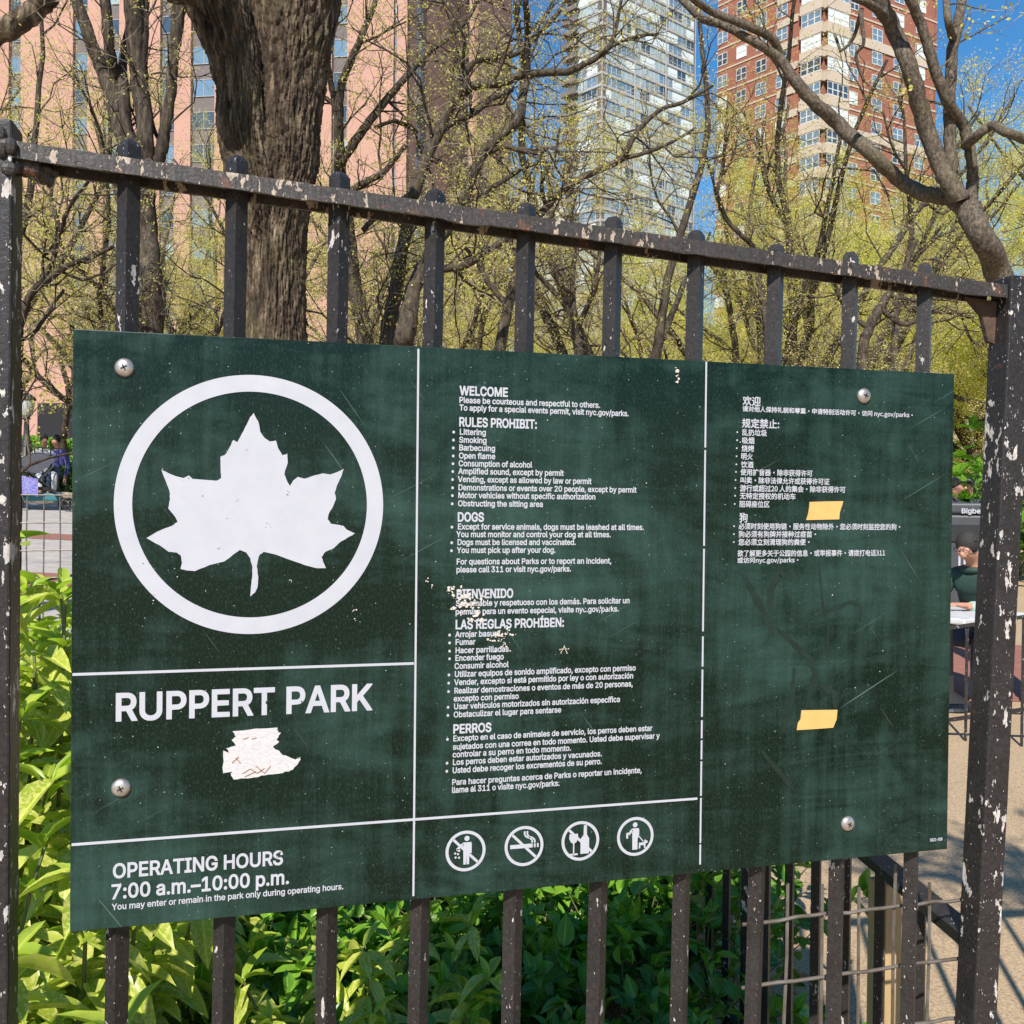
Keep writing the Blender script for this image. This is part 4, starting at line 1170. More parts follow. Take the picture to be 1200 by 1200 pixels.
def traced_tree(label, Y, limbs, bark, seed, twig=None, spray=(3, 0.5, (0.5, 1.5)), buds=(0, 0.04), budmat='bud', wander=0.5, ground=True, twigmat='twig', up=0.05, group=None, big=None, thin=1.0):
    """a tree whose main limbs follow the ones seen in the photograph; each limb is (u, v, width in px)"""
    g = Grow(seed); r = g.r
    lines = []
    trunk = MB()
    dY = {}
    for li, L in enumerate(limbs):
        pts, rad = [], []
        for k, (u, v, w) in enumerate(L):
            key = (u, v)
            if key in dY: off = dY[key]
            elif k == 0 and li == 0: off = 0.0
            elif k == 0: off = min(dY.items(), key=lambda kv: math.dist(kv[0], key))[1] if dY else 0.0
            else: off = prev+r.normal(0, wander*0.22)+(drift*wander*0.12)
            if k == 0: drift = r.normal(0, 1)
            prev = off; dY[key] = off
            y = Y+off; pts.append(at(u, v, y)); rad.append(w*0.5*thin*ppm(y))
        lines.append((pts, rad))
    if ground:
        p = lines[0][0][0]; r0 = lines[0][1][0]
        gz = ground_z(p[0], p[1])
        if p[2] > gz:
            base = np.array([p[0], p[1], gz-0.05]); mid = np.array([p[0], p[1], gz+0.25])
            lines[0] = ([base, mid]+lines[0][0], [r0*1.5, r0*1.15]+lines[0][1])
    base = lines[0][0][0]
    e = empty("tree", tuple(base), label, "tree", group)
    for i, (pts, rad) in enumerate(lines):
        sp, sr = smooth_line(pts, rad, 6)
        sp = [p+nrm(r.normal(0, 1, 3))*q*0.12 for p, q in zip(sp, sr)]
        trunk.tube(sp, sr, 10 if sr[0] > 0.03 else 7)
        lvl, step, Lr = spray
        thin_ = [k for k, q in enumerate(sr) if q < (big or 9)]
        if thin_:
            k0 = max(0, min(thin_)); g.spray(sp[k0:], sr[k0:], lvl, step, Lr, 0.95, (0.5, 1.2), 0.004, 0.12 if i else 0.45, up)
    trunk.build("trunk", M[bark], e, smooth=True)
    if g.thick.v: g.thick.build("branches", M[bark], e, smooth=True)
    if g.thin.v: g.thin.build("twigs", M[twigmat], e)
    if buds[0]: g.leaves(buds[0], buds[1], 0.035, M[budmat], "foliage", e)
    return e
# ---- the big old trunk behind the fence
def bark_tube(b, pts, rad, n, rows, seed, amp=0.15):
    sp, sr = smooth_line(pts, rad, rows)
    vs_ = []; m = len(sp); ref = np.array([1.0,0,0])
    for i, p in enumerate(sp):
        d = nrm(sp[min(i+1, m-1)]-sp[max(i-1, 0)]); a = nrm(ref-d*(ref@d)); ref = a; c = np.cross(d, a)
        for k in range(n):
            t = 2*PI*k/n; q = a*math.cos(t)+c*math.sin(t)
            wv = mnoise.noise((q[0]*sr[i]*9, q[1]*sr[i]*9, p[2]*2.2+seed))*0.55
            P3 = Vector((q[0]*sr[i]*34+wv*1.5+seed, q[1]*sr[i]*34+wv*1.5, p[2]*2.6+wv*0.5))
            dd, _ = mnoise.voronoi(P3); e_ = dd[1]-dd[0]
            P4 = Vector((q[0]*sr[i]*60+seed, q[1]*sr[i]*60+wv*2, p[2]*22))
            f2 = mnoise.noise(P4); f3 = mnoise.noise(P4*2.7)
            big_ = mnoise.noise((q[0]*1.6+seed, q[1]*1.6, p[2]*1.7))
            rg = abs(mnoise.noise((q[0]*sr[i]*30+wv*2-seed, q[1]*sr[i]*30+wv*2, p[2]*2.0)))
            t_ = min(1.0, e_/0.30); h = 0.55*(t_*t_*(3-2*t_)-0.75)+0.75*(min(rg*3, 0.8)-0.6)+0.34*f2+0.22*f3
            vs_.append(p+q*(sr[i]*(1+0.07*big_)+amp*h*0.23))
    fs = [(i*n+k, i*n+(k+1) % n, (i+1)*n+(k+1) % n, (i+1)*n+k) for i in range(m-1) for k in range(n)]
    fs.append(tuple((m-1)*n+k for k in range(n)))
    b.add(vs_, fs)
YB = 6.6; pm = ppm(YB)
def L3(seq, Y=YB, dy=None): return [at(u, v, Y+(dy[i] if dy else 0)) for i, (u, v, w) in enumerate(seq)], [w*0.5*ppm(Y) for _, _, w in seq]
main = [(322,760,96),(322,600,78),(322,480,70),(322,400,67),(321,330,64),(323,270,66),(327,225,72),(332,185,78),(334,140,76),(337,95,80),(341,45,92),(345,-10,102),(350,-80,100),(360,-190,90)]
left = [(318,290,38),(304,240,50),(291,195,50),(283,150,48),(281,105,46),(271,55,54),(253,0,64),(228,-60,62),(190,-150,55)]
big_tree = empty("tree", tuple(at(322, 760, YB)), "thick old tree with deeply furrowed bark, forking above the rail, widest trunk in view", "tree")
b = MB(); p_, r_ = L3(main); gz = ground_z(p_[0][0], YB)
p_ = [np.array([p_[0][0], p_[0][1], gz-0.05])]+p_; r_ = [r_[0]*1.25]+r_
bark_tube(b, p_, r_, 260, 60, 3.0)
b.build("trunk", M['bark'], big_tree, smooth=True)
b = MB(); bark_tube(b, *L3(left, YB-0.12, [0.1,0,-0.04,-0.08,-0.1,-0.12,-0.16,-0.2,-0.2]), 190, 60, 11.0)
b.build("limb", M['bark'], big_tree, smooth=True)
b = MB()
for i in range(9):
    u, v = rnd.choice([(329,196),(347,160),(353,120),(318,215),(335,345),(306,205),(344,90)])
    p = at(u+rnd.uniform(-14, 14), v+rnd.uniform(-14, 14), YB-0.19); b.ellipsoid(p, (rnd.uniform(0.02, 0.05), 0.05, rnd.uniform(0.02, 0.05)), 10, 7)
b.build("bark_knot", M['bark'], big_tree, smooth=True)

# a heavy limb added out of view above the frame to shade the left fork
sd_ = np.array(SUN_DIR); lp_, _ = L3(left, YB-0.15); tp_ = p_[-1]
lim = [tp_, tp_+np.array([-0.5,-0.6,0.7]), lp_[7]+sd_*1.5+np.array([0,0,0.3]), lp_[6]+sd_*1.45, lp_[5]+sd_*1.4, lp_[4]+sd_*1.35, lp_[3]+sd_*1.3, lp_[2]+sd_*1.25]
lr_ = [0.22,0.21,0.20,0.20,0.20,0.19,0.17,0.12]
gB = Grow(61); sp_l, sr_l = smooth_line(lim, lr_, 6); b = MB(); b.tube(sp_l, sr_l, 14); b.build("limb", M['bark'], big_tree, smooth=True)
gB.spray(sp_l, sr_l, 3, 0.35, (0.5, 1.0), 0.9, (0.8, 1.4), 0.005, 0.2, 0.3)
gB.thick.build("branches", M['bark_dark'], big_tree); gB.thin.build("twigs", M['twig'], big_tree)

traced_tree("slender grey tree dividing into many upright stems, left of the thick trunk", 9.6, [
    [(178,392,25),(176,330,23),(173,280,22),(171,235,21),(167,200,24)],
    [(167,200,24),(153,170,22),(143,150,21),(133,112,18),(115,70,14),(94,15,13),(70,-50,11)],
    [(140,135,14),(136,95,12),(129,60,11),(123,0,11),(118,-60,9)],
    [(150,165,13),(146,120,12),(144,70,9),(150,40,8),(160,0,8)],
    [(170,205,18),(171,165,17),(165,110,18),(161,70,19),(157,25,19),(150,-50,16)],
    [(165,75,11),(168,40,11),(170,-30,10)],
    [(176,205,18),(186,183,15),(193,155,12),(200,110,11),(204,60,12),(212,0,15),(222,-60,12)],
    [(190,170,5),(180,150,4),(175,120,4)]], 'bark_dark', 5, spray=(3, 0.55, (0.5, 1.3)), buds=(1638, 0.027), up=0.09)
traced_tree("grey barked tree leaning in behind the right post with wide smooth limbs", 4.9, [
    [(1226,640,42),(1212,520,42),(1196,420,40),(1171,325,38),(1150,277,34),(1134,245,35)],
    [(1134,245,30),(1112,231,25),(1083,227,22),(1057,213,20),(1020,180,20),(987,150,20),(957,123,18),(933,97,16),(912,68,13),(880,47,12),(850,31,11),(820,20,10),(795,-5,9)],
    [(930,95,13),(914,68,13),(905,45,12),(867,27,11),(833,13,10),(808,-4,9)],
    [(1126,235,28),(1110,210,26),(1097,180,24),(1080,133,24),(1067,83,23),(1050,40,22),(1030,0,22),(1010,-60,20)],
    [(1136,243,22),(1140,215,17),(1138,187,15),(1130,150,16),(1110,117,16),(1093,73,15),(1080,30,14),(1065,-5,14),(1050,-50,12)],
    [(1116,205,18),(1113,150,17),(1115,67,16),(1124,20,14),(1132,-40,12)],
    [(1117,45,12),(1111,25,11),(1109,-10,10)],
    [(1132,170,15),(1146,158,14),(1162,147,14),(1180,155,14),(1203,164,14),(1240,175,12)],
    [(1036,18,13),(1018,4,11),(1000,-4,10),(970,-25,9)],
    [(1010,10,7),(1000,45,5),(985,60,4)],[(1008,12,7),(1012,50,5),(1003,65,5),(1012,95,4)],[(985,60,4),(978,40,4)]],
    'bark_smooth', 8, spray=(2, 0.5, (0.25, 0.7)), buds=(350, 0.03), big=0.05, wander=0.35, thin=0.9)
traced_tree("tree whose thick bare limb crosses the top left corner", 5.2, [
    [(-420,640,80),(-400,300,70),(-330,140,60),(-180,90,40),(-60,55,28),(-10,40,25),(22,27,23),(45,8,21),(62,-10,20),(95,-70,16)],
    [(-60,55,20),(-40,-20,16),(-10,-80,12)]], 'bark', 12, spray=(2, 0.9, (0.3, 0.8)), buds=(150, 0.03), wander=0.2)
traced_tree("dark budding tree whose trunk rises just right of the thick trunk", 10.2, [
    [(428,420,19),(418,350,17),(411,300,16),(405,250,15),(400,215,14),(398,185,13)],
    [(398,185,12),(397,140,11),(400,100,9),(413,67,8),(427,35,7),(440,0,6),(446,-40,5)],
    [(400,190,11),(420,160,10),(440,133,9),(467,100,8),(500,63,8),(530,40,6),(548,22,5),(560,0,4)],
    [(398,150,8),(390,110,7),(383,60,6),(388,20,5),(395,-20,4)],
    [(440,150,5),(465,142,4),(490,155,3)],
    [(405,230,8),(420,218,8),(445,205,7),(460,190,6),(475,170,5)]], 'bark_dark', 15, spray=(3, 0.26, (0.5, 1.8)), buds=(7643, 0.027))
traced_tree("dark crooked tree leaning right across the blue gap beside the pink tower", 8.2, [
    [(466,430,26),(474,395,24),(482,350,19),(491,322,16),(510,288,13),(528,262,13),(543,235,13),(557,197,12),(577,167,12),(607,140,11),(613,113,10),(618,90,9)],
    [(618,90,9),(618,60,8),(618,33,8),(616,0,7),(614,-50,6)],
    [(500,315,10),(520,315,10),(547,310,9),(570,295,8),(598,278,7),(630,268,5),(650,250,4)],
    [(570,180,6),(590,172,6),(610,176,6),(630,180,5),(645,172,4),(658,182,4)],
    [(530,262,7),(560,230,6),(590,212,6),(615,196,5),(640,190,4)]], 'bark_dark', 17, spray=(3, 0.26, (0.5, 1.8)), buds=(4732, 0.027), up=0.02)
traced_tree("dark tree with a long arching limb that reaches across the glass tower", 9.0, [
    [(452,430,20),(462,350,17),(472,290,15),(480,250,14),(484,232,13)],
    [(484,232,13),(497,193,13),(513,157,13),(533,117,12),(557,100,11),(587,97,10),(617,87,9),(650,85,8),(668,83,8),(700,67,7),(712,56,6),(720,40,5),(728,0,4)],
    [(513,157,9),(530,143,9),(555,133,7),(575,117,7),(600,105,6)],
    [(527,125,8),(540,95,8),(557,72,7),(580,68,6),(610,60,6),(650,20,5),(670,-10,4)],
    [(700,67,5),(725,50,4),(750,42,4),(772,40,3)],
    [(487,225,9),(465,240,8),(440,255,7),(425,270,6)]], 'bark_dark', 19, spray=(3, 0.26, (0.5, 1.8)), buds=(6552, 0.027), up=0.02)
traced_tree("slim tree with one long bare limb sweeping up across the glass tower", 8.6, [
    [(585,430,14),(596,360,12),(607,310,10),(622,270,9),(640,243,9),(667,217,9),(700,200,8),(727,187,8),(740,165,7),(753,147,6),(775,128,5),(800,120,5),(835,100,4)],
    [(727,187,6),(760,178,5),(790,165,4),(815,150,3)],
    [(640,243,6),(635,215,5),(650,180,4),(655,150,3)],
    [(596,360,8),(575,335,7),(560,310,5),(545,290,4)]], 'bark_dark', 23, spray=(3, 0.26, (0.5, 1.8)), buds=(4732, 0.027), up=0.02)
traced_tree("small dark tree with a tangle of V shaped forks below the glass tower", 11.5, [
    [(679,440,12),(677,410,11),(673,384,10)],[(673,384,8),(660,355,7),(640,332,6),(627,318,5),(620,290,4)],
    [(674,384,8),(671,345,7),(672,310,6),(677,285,5),(670,255,4),(676,225,3)],[(676,385,8),(690,355,6),(700,318,5),(704,290,4),(715,262,3)],
    [(671,345,5),(655,330,4),(648,300,3)]], 'bark_dark', 27, spray=(3, 0.26, (0.5, 1.8)), buds=(6552, 0.027))
traced_tree("thin forked tree with black stems beside the left post", 9.0, [
    [(18,470,12),(20,420,11),(22,384,10)],[(22,384,8),(35,345,7),(60,325,7),(80,311,6),(105,302,5),(133,289,4)],
    [(22,390,7),(35,350,6),(55,320,5),(66,290,5),(68,265,5),(60,235,4),(62,210,3)],[(70,272,5),(80,245,4),(90,230,4),(110,205,3)],
    [(20,400,5),(40,390,4),(60,360,4),(75,340,3)]], 'bark_dark', 31, spray=(3, 0.26, (0.5, 1.8)), buds=(2730, 0.027))
traced_tree("small crooked street tree standing in front of the dark opening of the pink tower", 26.0, [
    [(74,535,6.5),(76,500,6),(80,472,6),(79,450,5.5),(73,430,5),(72,415,5),(80,400,4.5),(84,388,4)],
    [(84,388,4),(78,365,3),(72,340,2.5),(70,310,2)],[(84,388,4),(92,360,3),(100,330,2.5),(108,300,2)],[(80,460,3),(88,440,2.5),(94,410,2)]], 'bark_dark', 33, spray=(3, 0.7, (0.8, 2.2)), buds=(1800, 0.08))
traced_tree("leaning bare tree close beside the black lamp post", 30.0, [
    [(20,530,7),(22,490,6),(24,455,6),(36,440,5),(40,425,4),(38,405,4),(35,380,3)],
    [(40,425,3.5),(50,412,3),(62,408,2.5),(70,412,2)],[(36,400,3),(44,380,2.5),(52,340,2)]], 'bark_dark', 35, spray=(3, 0.8, (0.8, 2.2)), buds=(1200, 0.08))
for lab, Y, sd, L in (
    ("thin upright tree in front of the left face of the red brick tower", 13.0, 41, [[(900,420,9),(893,350,8),(883,293,7),(868,275,6),(852,258,6),(840,228,6)],[(840,228,5),(846,200,5),(850,163,4),(853,120,3)],[(842,232,4),(832,200,3),(824,170,3)],[(848,205,3),(860,180,3),(866,150,2)]]),
    ("thin wavy tree standing before the corner bays of the red brick tower", 14.0, 43, [[(930,420,9),(926,330,8),(924,292,7),(922,262,7),(908,240,6),(897,210,6),(892,180,5),(886,150,4)],[(897,210,4),(905,180,3),(918,150,3)],[(892,180,3),(880,160,3),(872,130,2)]]),
    ("dark slim tree with tangled forks just left of the leaning pale tree", 12.0, 45, [[(1048,430,10),(1050,370,9),(1060,320,8),(1068,275,7),(1066,235,6),(1062,200,5),(1060,150,4),(1055,100,3)],[(1066,260,5),(1085,240,4),(1105,250,4),(1120,230,3)],[(1060,315,5),(1085,290,5),(1105,262,4)],[(1062,200,4),(1045,170,3),(1035,130,3)]]),
    ("low crooked tree behind the rail between the last two pickets", 9.5, 47, [[(1010,440,14),(1018,385,13),(1035,355,11),(1045,338,10)],[(1018,385,8),(1000,370,7),(985,350,6),(975,320,4)],[(1040,345,7),(1070,352,6),(1100,345,5),(1130,350,4)],[(1030,360,7),(1060,380,7),(1095,365,6),(1140,372,5)],[(1045,338,7),(1062,310,6),(1075,280,4)]]),
    ("grey multi stemmed tree just behind the seventh picket", 15.0, 49, [[(862,440,9),(858,380,8),(850,340,7),(835,312,6),(815,300,5)],[(858,380,6),(880,350,5),(890,320,4),(886,290,3)],[(850,340,5),(850,310,4),(845,280,3)]])):
    traced_tree(lab, Y, L, 'bark_dark', sd, spray=(3, 0.26, (0.5, 1.8)), buds=(5460, 0.027))

# ---- trees farther back, each its own: four crowns grown once, copied and turned
def crown_tree(seed, H, bark, twigmat, budmat, n_bud, bud, label, spread=0.9, dens=1.0):
    g = Grow(seed); r = g.r; trunk = MB()
    hf = H*r.uniform(0.16, 0.24)
    pts, rad = g.limb(np.array([0,0,-0.1]), np.array([0,0,1.0]), hf, H*0.016, H*0.013, 9, 0.05, 0.1, 5)
    trunk.tube(pts, rad, 9); top = pts[-1]
    nl = 6
    for i in range(nl):
        an = 2*PI*i/nl+r.uniform(-0.4, 0.4); tilt = r.uniform(0.25, 0.95)*spread
        d = np.array([math.cos(an)*math.sin(tilt), math.sin(an)*math.sin(tilt), math.cos(tilt)])
        L = H*r.uniform(0.55, 0.8)*(0.75 if tilt > 0.7 else 1)
        lp, lr = g.limb(top-np.array([0,0,r.uniform(0, hf*0.25)]), d, L, H*0.010, H*0.0022, 9, 0.13, 0.03, 14)
        trunk.tube(lp, lr, 6)
        g.spray(lp, lr, 3, 0.40/dens, (0.8, H*0.24), 0.95, (0.5, 1.15), 0.005, 0.16, 0.06)
    e = empty("tree", (0,0,0), label, "tree", "budding trees in the middle of the park")
    link_mesh("trunk", trunk.mesh("trunk", M[bark], True), e, world=False)
    mb = g.thick; mb2 = g.thin
    link_mesh("branches", mb.mesh("branches", M[bark], True), e, world=False)
    link_mesh("twigs", mb2.mesh("twigs", M[twigmat]), e, world=False)
    B = np.array(g.buds); link_mesh("foliage", leaf_cloud(B, n_bud, bud, 0.07, M[budmat], r, 4), e, world=False)
    return e
protos = [crown_tree(101, 8.5, 'bark_dark', 'twig_tan', 'bud', 30000, 0.030, "a"), crown_tree(102, 9.5, 'bark_dark', 'twig_tan', 'bud', 110000, 0.031, "b"),
          crown_tree(103, 9.0, 'bark_dark', 'twig', 'bud_green', 180000, 0.033, "c", 1.1, 1.3), crown_tree(104, 7.5, 'bark_dark', 'twig_tan', 'bud', 14000, 0.030, "d"),
          crown_tree(105, 9.0, 'bark_dark', 'twig_tan', 'bud', 16000, 0.026, "e", 0.62, 0.62)]
TREES = [
 (712,13.5,4,1.0,0.4,"bare twiggy tree in front of the glass tower, behind the sixth picket"),
 (905,15,4,1.0,2.6,"bare twiggy tree whose fine twigs veil the left face of the red tower"),
 (1000,16.5,4,1.05,4.4,"bare twiggy tree whose fine twigs veil the right face of the red tower"),
 # u, distance along Y, which, scale, turn, label
 (-50,17,0,1.0,0.3,"tan twigged budding tree left of the left post"),
 (128,22,3,1.1,1.9,"sparse tan tree just left of the first picket, in front of the pink tower"),
 (150,30,1,1.05,2.5,"yellowish budding tree far behind the first picket"),
 (225,21,3,1.15,4.0,"sparse bare tree between the first and second pickets, behind the many stemmed tree"),
 (262,33,0,1.2,5.1,"tan budding tree at the foot of the pink tower, behind the second picket"),
 (395,24,3,1.15,0.9,"sparse tan tree between the thick trunk and the third picket"),
 (455,30,1,1.05,3.3,"yellowish budding tree by the pink tower, between the third and fourth pickets"),
 (520,22,0,1.0,1.2,"tan budding tree right behind the fourth picket"),
 (575,34,2,1.0,2.2,"yellow green tree between the fourth and fifth pickets below the blue gap"),
 (640,28,1,1.0,0.2,"yellow budding tree behind the fifth picket, left of the glass tower"),
 (655,48,2,1.15,4.4,"far yellow green tree in front of the pale distant block"),
 (725,36,2,1.05,5.6,"yellow green tree behind the sixth picket, below the glass tower"),
 (770,22,3,1.05,2.9,"thin tan tree between the sixth and seventh pickets"),
 (800,44,2,1.1,1.5,"far yellow green tree between the glass tower and the red tower"),
 (860,30,2,1.22,0.6,"leafy yellow green tree below the left edge of the red tower"),
 (915,38,2,1.6,3.9,"broad yellow green tree that hides the foot of the red tower"),
 (955,20,1,0.9,5.0,"yellow budding tree behind the eighth picket"),
 (1010,32,2,1.4,2.0,"broad yellow green tree behind the ninth picket"),
 (1080,40,2,1.55,4.9,"tall yellow green tree just right of the red tower"),
 (1150,26,2,1.35,1.1,"leafy yellow green tree behind the limbs of the leaning pale tree"),
 (1205,34,2,1.75,0.1,"tall bright green tree at the right edge"),
 (1235,20,1,1.1,3.0,"budding tree at the right edge behind the leaning pale tree")]
used = set()
for u, Y, w, sc, rz, lab in TREES:
    p = at(u, 560, Y); loc = (p[0], p[1], ground_z(p[0], p[1]))
    src = protos[w]
    if w in used:
        o = src.copy(); COL.objects.link(o)
        for ch in list(src.children):
            c = ch.copy(); COL.objects.link(c); c.parent = o
    else:
        o = src; used.add(w)
    o.location = loc; o.rotation_euler = (0, 0, rz); sc *= (1.3 if u < 560 else 1.3); o.scale = (sc, sc, sc); o["label"] = lab
# a tree added outside the frame for its shadow: its overhanging limb dapples the tan pavement on the right
g = Grow(77); gz = ground_z(3.3, -3.3); b = MB()
e = empty("tree", (3.3, -3.3, gz), "added tree outside the frame, placed so its limb dapples the tan pavement on the right", "tree")
sp_l, sr_l = smooth_line([(3.3,-3.3,gz-0.05),(3.28,-3.3,1.5),(3.2,-3.25,2.9),(3.0,-3.2,4.6),(2.9,-3.2,6.2)], [0.16,0.13,0.12,0.09,0.05], 6); b.tube(sp_l, sr_l, 12)
g.spray(sp_l[14:], sr_l[14:], 3, 0.4, (0.6, 1.3), 0.9, (0.5, 1.1), 0.005, 0.1, 0.1)
for tip in ((0.2,-2.3,4.9),(0.9,-2.0,4.9),(1.5,-2.7,5.3)):
    sp_l, sr_l = smooth_line([(3.15,-3.22,3.3),(2.4,-2.9,4.3),((2.0+tip[0])/2,(-2.7+tip[1])/2,4.75),tip], [0.07,0.055,0.04,0.012], 7); b.tube(sp_l, sr_l, 8)
    g.spray(sp_l[6:], sr_l[6:], 2, 0.10, (0.4, 0.9), 0.95, (0.5, 1.2), 0.005, 0.05, 0.12)
b.build("trunk", M['bark_dark'], e, smooth=True)
g.thick.build("branches", M['bark_dark'], e); g.thin.build("twigs", M['twig'], e); g.leaves(2600, 0.07, 0.06, M['bud_green'], "foliage", e)
# ================================================================== planting bed
def leaf_template(rows=(0.0,0.12,0.32,0.58,0.82,1.0), fold=0.22, droop=0.35, wprof=None):
    v, f = [], []
    for t in rows:
        w = (wprof(t) if wprof else math.sin(PI*min(1, t**0.8))**0.9)*0.5
        z = -droop*t*t
        v += [(t, -w, z+fold*w), (t, 0, z), (t, w, z+fold*w)]
    for i in range(len(rows)-1):
        a = i*3
        f += [(a, a+3, a+4, a+1), (a+1, a+4, a+5, a+2)]
    return np.array(v), f
def leaves_mesh(name, tmpl, pos, dirs, ups, length, width, tint, mat):
    tv, tf = tmpl; n = len(pos); k = len(tv)
    a = dirs/np.linalg.norm(dirs, axis=1)[:, None]
    s = np.cross(ups, a); s /= np.linalg.norm(s, axis=1)[:, None]+1e-9
    u = np.cross(a, s)
    co = pos[:, None, :]+a[:, None, :]*(tv[None, :, 0:1]*length[:, None, None])+s[:, None, :]*(tv[None, :, 1:2]*width[:, None, None])+u[:, None, :]*(tv[None, :, 2:3]*length[:, None, None])
    F = np.array(tf, dtype=np.int32); faces = (F[None]+(np.arange(n)*k)[:, None, None]).reshape(-1, 4)
    me = bpy.data.meshes.new(name); m = len(faces)
    me.vertices.add(n*k); me.vertices.foreach_set("co", co.ravel())
    me.loops.add(4*m); me.loops.foreach_set("vertex_index", faces.ravel())
    me.polygons.add(m); me.polygons.foreach_set("loop_start", np.arange(0, 4*m, 4, dtype=np.int32)); me.polygons.foreach_set("loop_total", np.full(m, 4, dtype=np.int32))
    me.polygons.foreach_set("use_smooth", np.ones(m, dtype=bool))
    me.materials.append(mat)
    at_ = me.attributes.new("tint", 'FLOAT', 'POINT'); at_.data.foreach_set("value", np.repeat(tint, k).astype(np.float32))
    rb_ = me.attributes.new("rib", 'FLOAT', 'POINT'); rb_.data.foreach_set("value", np.tile((np.abs(tv[:, 1]) < 1e-6).astype(np.float32), n))
    me.update(); me.validate()
    return me
OV = leaf_template(fold=0.30, droop=0.18)
LAN = leaf_template(fold=0.28, droop=0.30, wprof=lambda t: math.sin(PI*t**0.9)**0.8 if 0 < t < 1 else 0.0)
def green_shrub(seed, R, H, nstem, ll, mat):
    """arching stems with pairs of ovate leaves, as thick as a knee high hedge"""
    r = np.random.RandomState(seed); stems = MB(); P, D, U, Ln, Tn = [], [], [], [], []
    for i in range(nstem):
        an = r.uniform(0, 2*PI); q = R*math.sqrt(r.rand())*0.75
        p = np.array([q*math.cos(an), q*math.sin(an), 0.0]); out = np.array([math.cos(an), math.sin(an), 0])
        d = nrm(np.array([0,0,1.0])+out*r.uniform(0.0, 0.55)+r.normal(0, 0.15, 3)); L = H*r.uniform(0.7, 1.2)
        pts = [p]; n = 9; tb = r.rand()
        for k in range(n):
            d = nrm(d+r.normal(0, 0.10, 3)+out*0.05); pts.append(pts[-1]+d*L/n)
            if k >= 2:
                s = nrm(np.cross(d, r.normal(0, 1, 3)))
                for sg in (1, -1):
                    if r.rand() < 0.12: continue
                    dd = nrm(s*sg+d*r.uniform(0.2, 0.9)+r.normal(0, 0.25, 3)); P.append(pts[-1]+r.normal(0, 0.006, 3)); D.append(dd)
                    U.append(nrm(np.array([0,0,1.0])+r.normal(0, 0.45, 3)-dd*0.2)); Ln.append(ll*r.uniform(0.6, 1.15)*(0.75+0.25*k/n)); Tn.append(np.clip(tb*0.5+r.rand()*0.4+0.25*(k/n)-0.05, 0, 1))
        stems.tube(pts, [0.0035-0.0022*k/n for k in range(n+1)], 5)
        for k in range(3):
            dd = nrm(d+r.normal(0, 0.6, 3)); P.append(pts[-1]); D.append(dd); U.append(nrm(np.array([0,0,1.0])+r.normal(0, 0.4, 3))); Ln.append(ll*r.uniform(0.5, 0.9)); Tn.append(np.clip(0.5+0.5*r.rand(), 0, 1))
    P, D, U, Ln, Tn = map(np.array, (P, D, U, Ln, Tn))
    return stems.mesh("stems", M['stem']), leaves_mesh("foliage", OV, P, D, U, Ln, Ln*r.uniform(0.5, 0.62, len(Ln)), Tn, mat)
def aucuba(seed, H, nstem, spread):
    """upright stems with whorls of long drooping speckled leaves and plain new shoots on top"""
    r = np.random.RandomState(seed); stems = MB(); old = ([], [], [], [], []); new = ([], [], [], [], [])
    for i in range(nstem):
        an = r.uniform(0, 2*PI); out = np.array([math.cos(an), math.sin(an), 0])
        d = nrm(np.array([0,0,1.0])+out*r.uniform(0.05, spread)); p = out*r.uniform(0, 0.08); L = H*r.uniform(0.6, 1.05)
        pts = [p]; n = 10
        for k in range(n): d = nrm(d+r.normal(0, 0.06, 3)+np.array([0,0,0.03])); pts.append(pts[-1]+d*L/n)
        stems.tube(pts, [0.006-0.0025*k/n for k in range(n+1)], 6)
        for k in range(3, n+1):
            m = 5 if k < n-1 else 6
            for j in range(m):
                t = 2*PI*j/m+r.uniform(-0.5, 0.5); hz = np.array([math.cos(t), math.sin(t), 0])
                isnew = k >= n-1 and r.rand() < 0.6
                lift = r.uniform(0.5, 1.5) if isnew else r.uniform(-0.7, 0.35)
                dd = nrm(hz+np.array([0,0,lift])); S_ = new if isnew else old
                S_[0].append(pts[k]+r.normal(0, 0.008, 3)); S_[1].append(dd); S_[2].append(nrm(np.array([0,0,1.0])-dd*0.3+r.normal(0, 0.25, 3)))
                S_[3].append((r.uniform(0.07, 0.12) if isnew else r.uniform(0.09, 0.15))); S_[4].append(r.rand())
    out_ = [stems.mesh("stems", M['stem'])]
    for S_, m, wd in ((old, M['aucuba'], 0.36), (new, M['aucuba_plain'], 0.27)):
        P, D, U, Ln, Tn = map(np.array, S_); out_.append(leaves_mesh("foliage" if m is M['aucuba'] else "new_shoots", LAN, P, D, U, Ln, Ln*wd*r.uniform(0.85, 1.15, len(Ln)), Tn, m))
    return out_
def place(name, meshes, x, y, rz, sc, label, cat, group):
    e = empty(name, (x, y, ground_z(x, y)+0.02), label, cat, group, rz); e.scale = (sc, sc, sc)
    for me in meshes: link_mesh(me.name.split(".")[0], me, e, world=False)
    return e
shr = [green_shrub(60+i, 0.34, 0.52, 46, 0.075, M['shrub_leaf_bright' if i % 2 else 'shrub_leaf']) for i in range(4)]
auc = [aucuba(80+i, 1.0, 9, 0.45) for i in range(3)]+[aucuba(91, 1.42, 12, 0.30)]
G1_, G2_ = "leafy green shrubs in the planting bed", "yellow speckled shrubs in the planting bed"
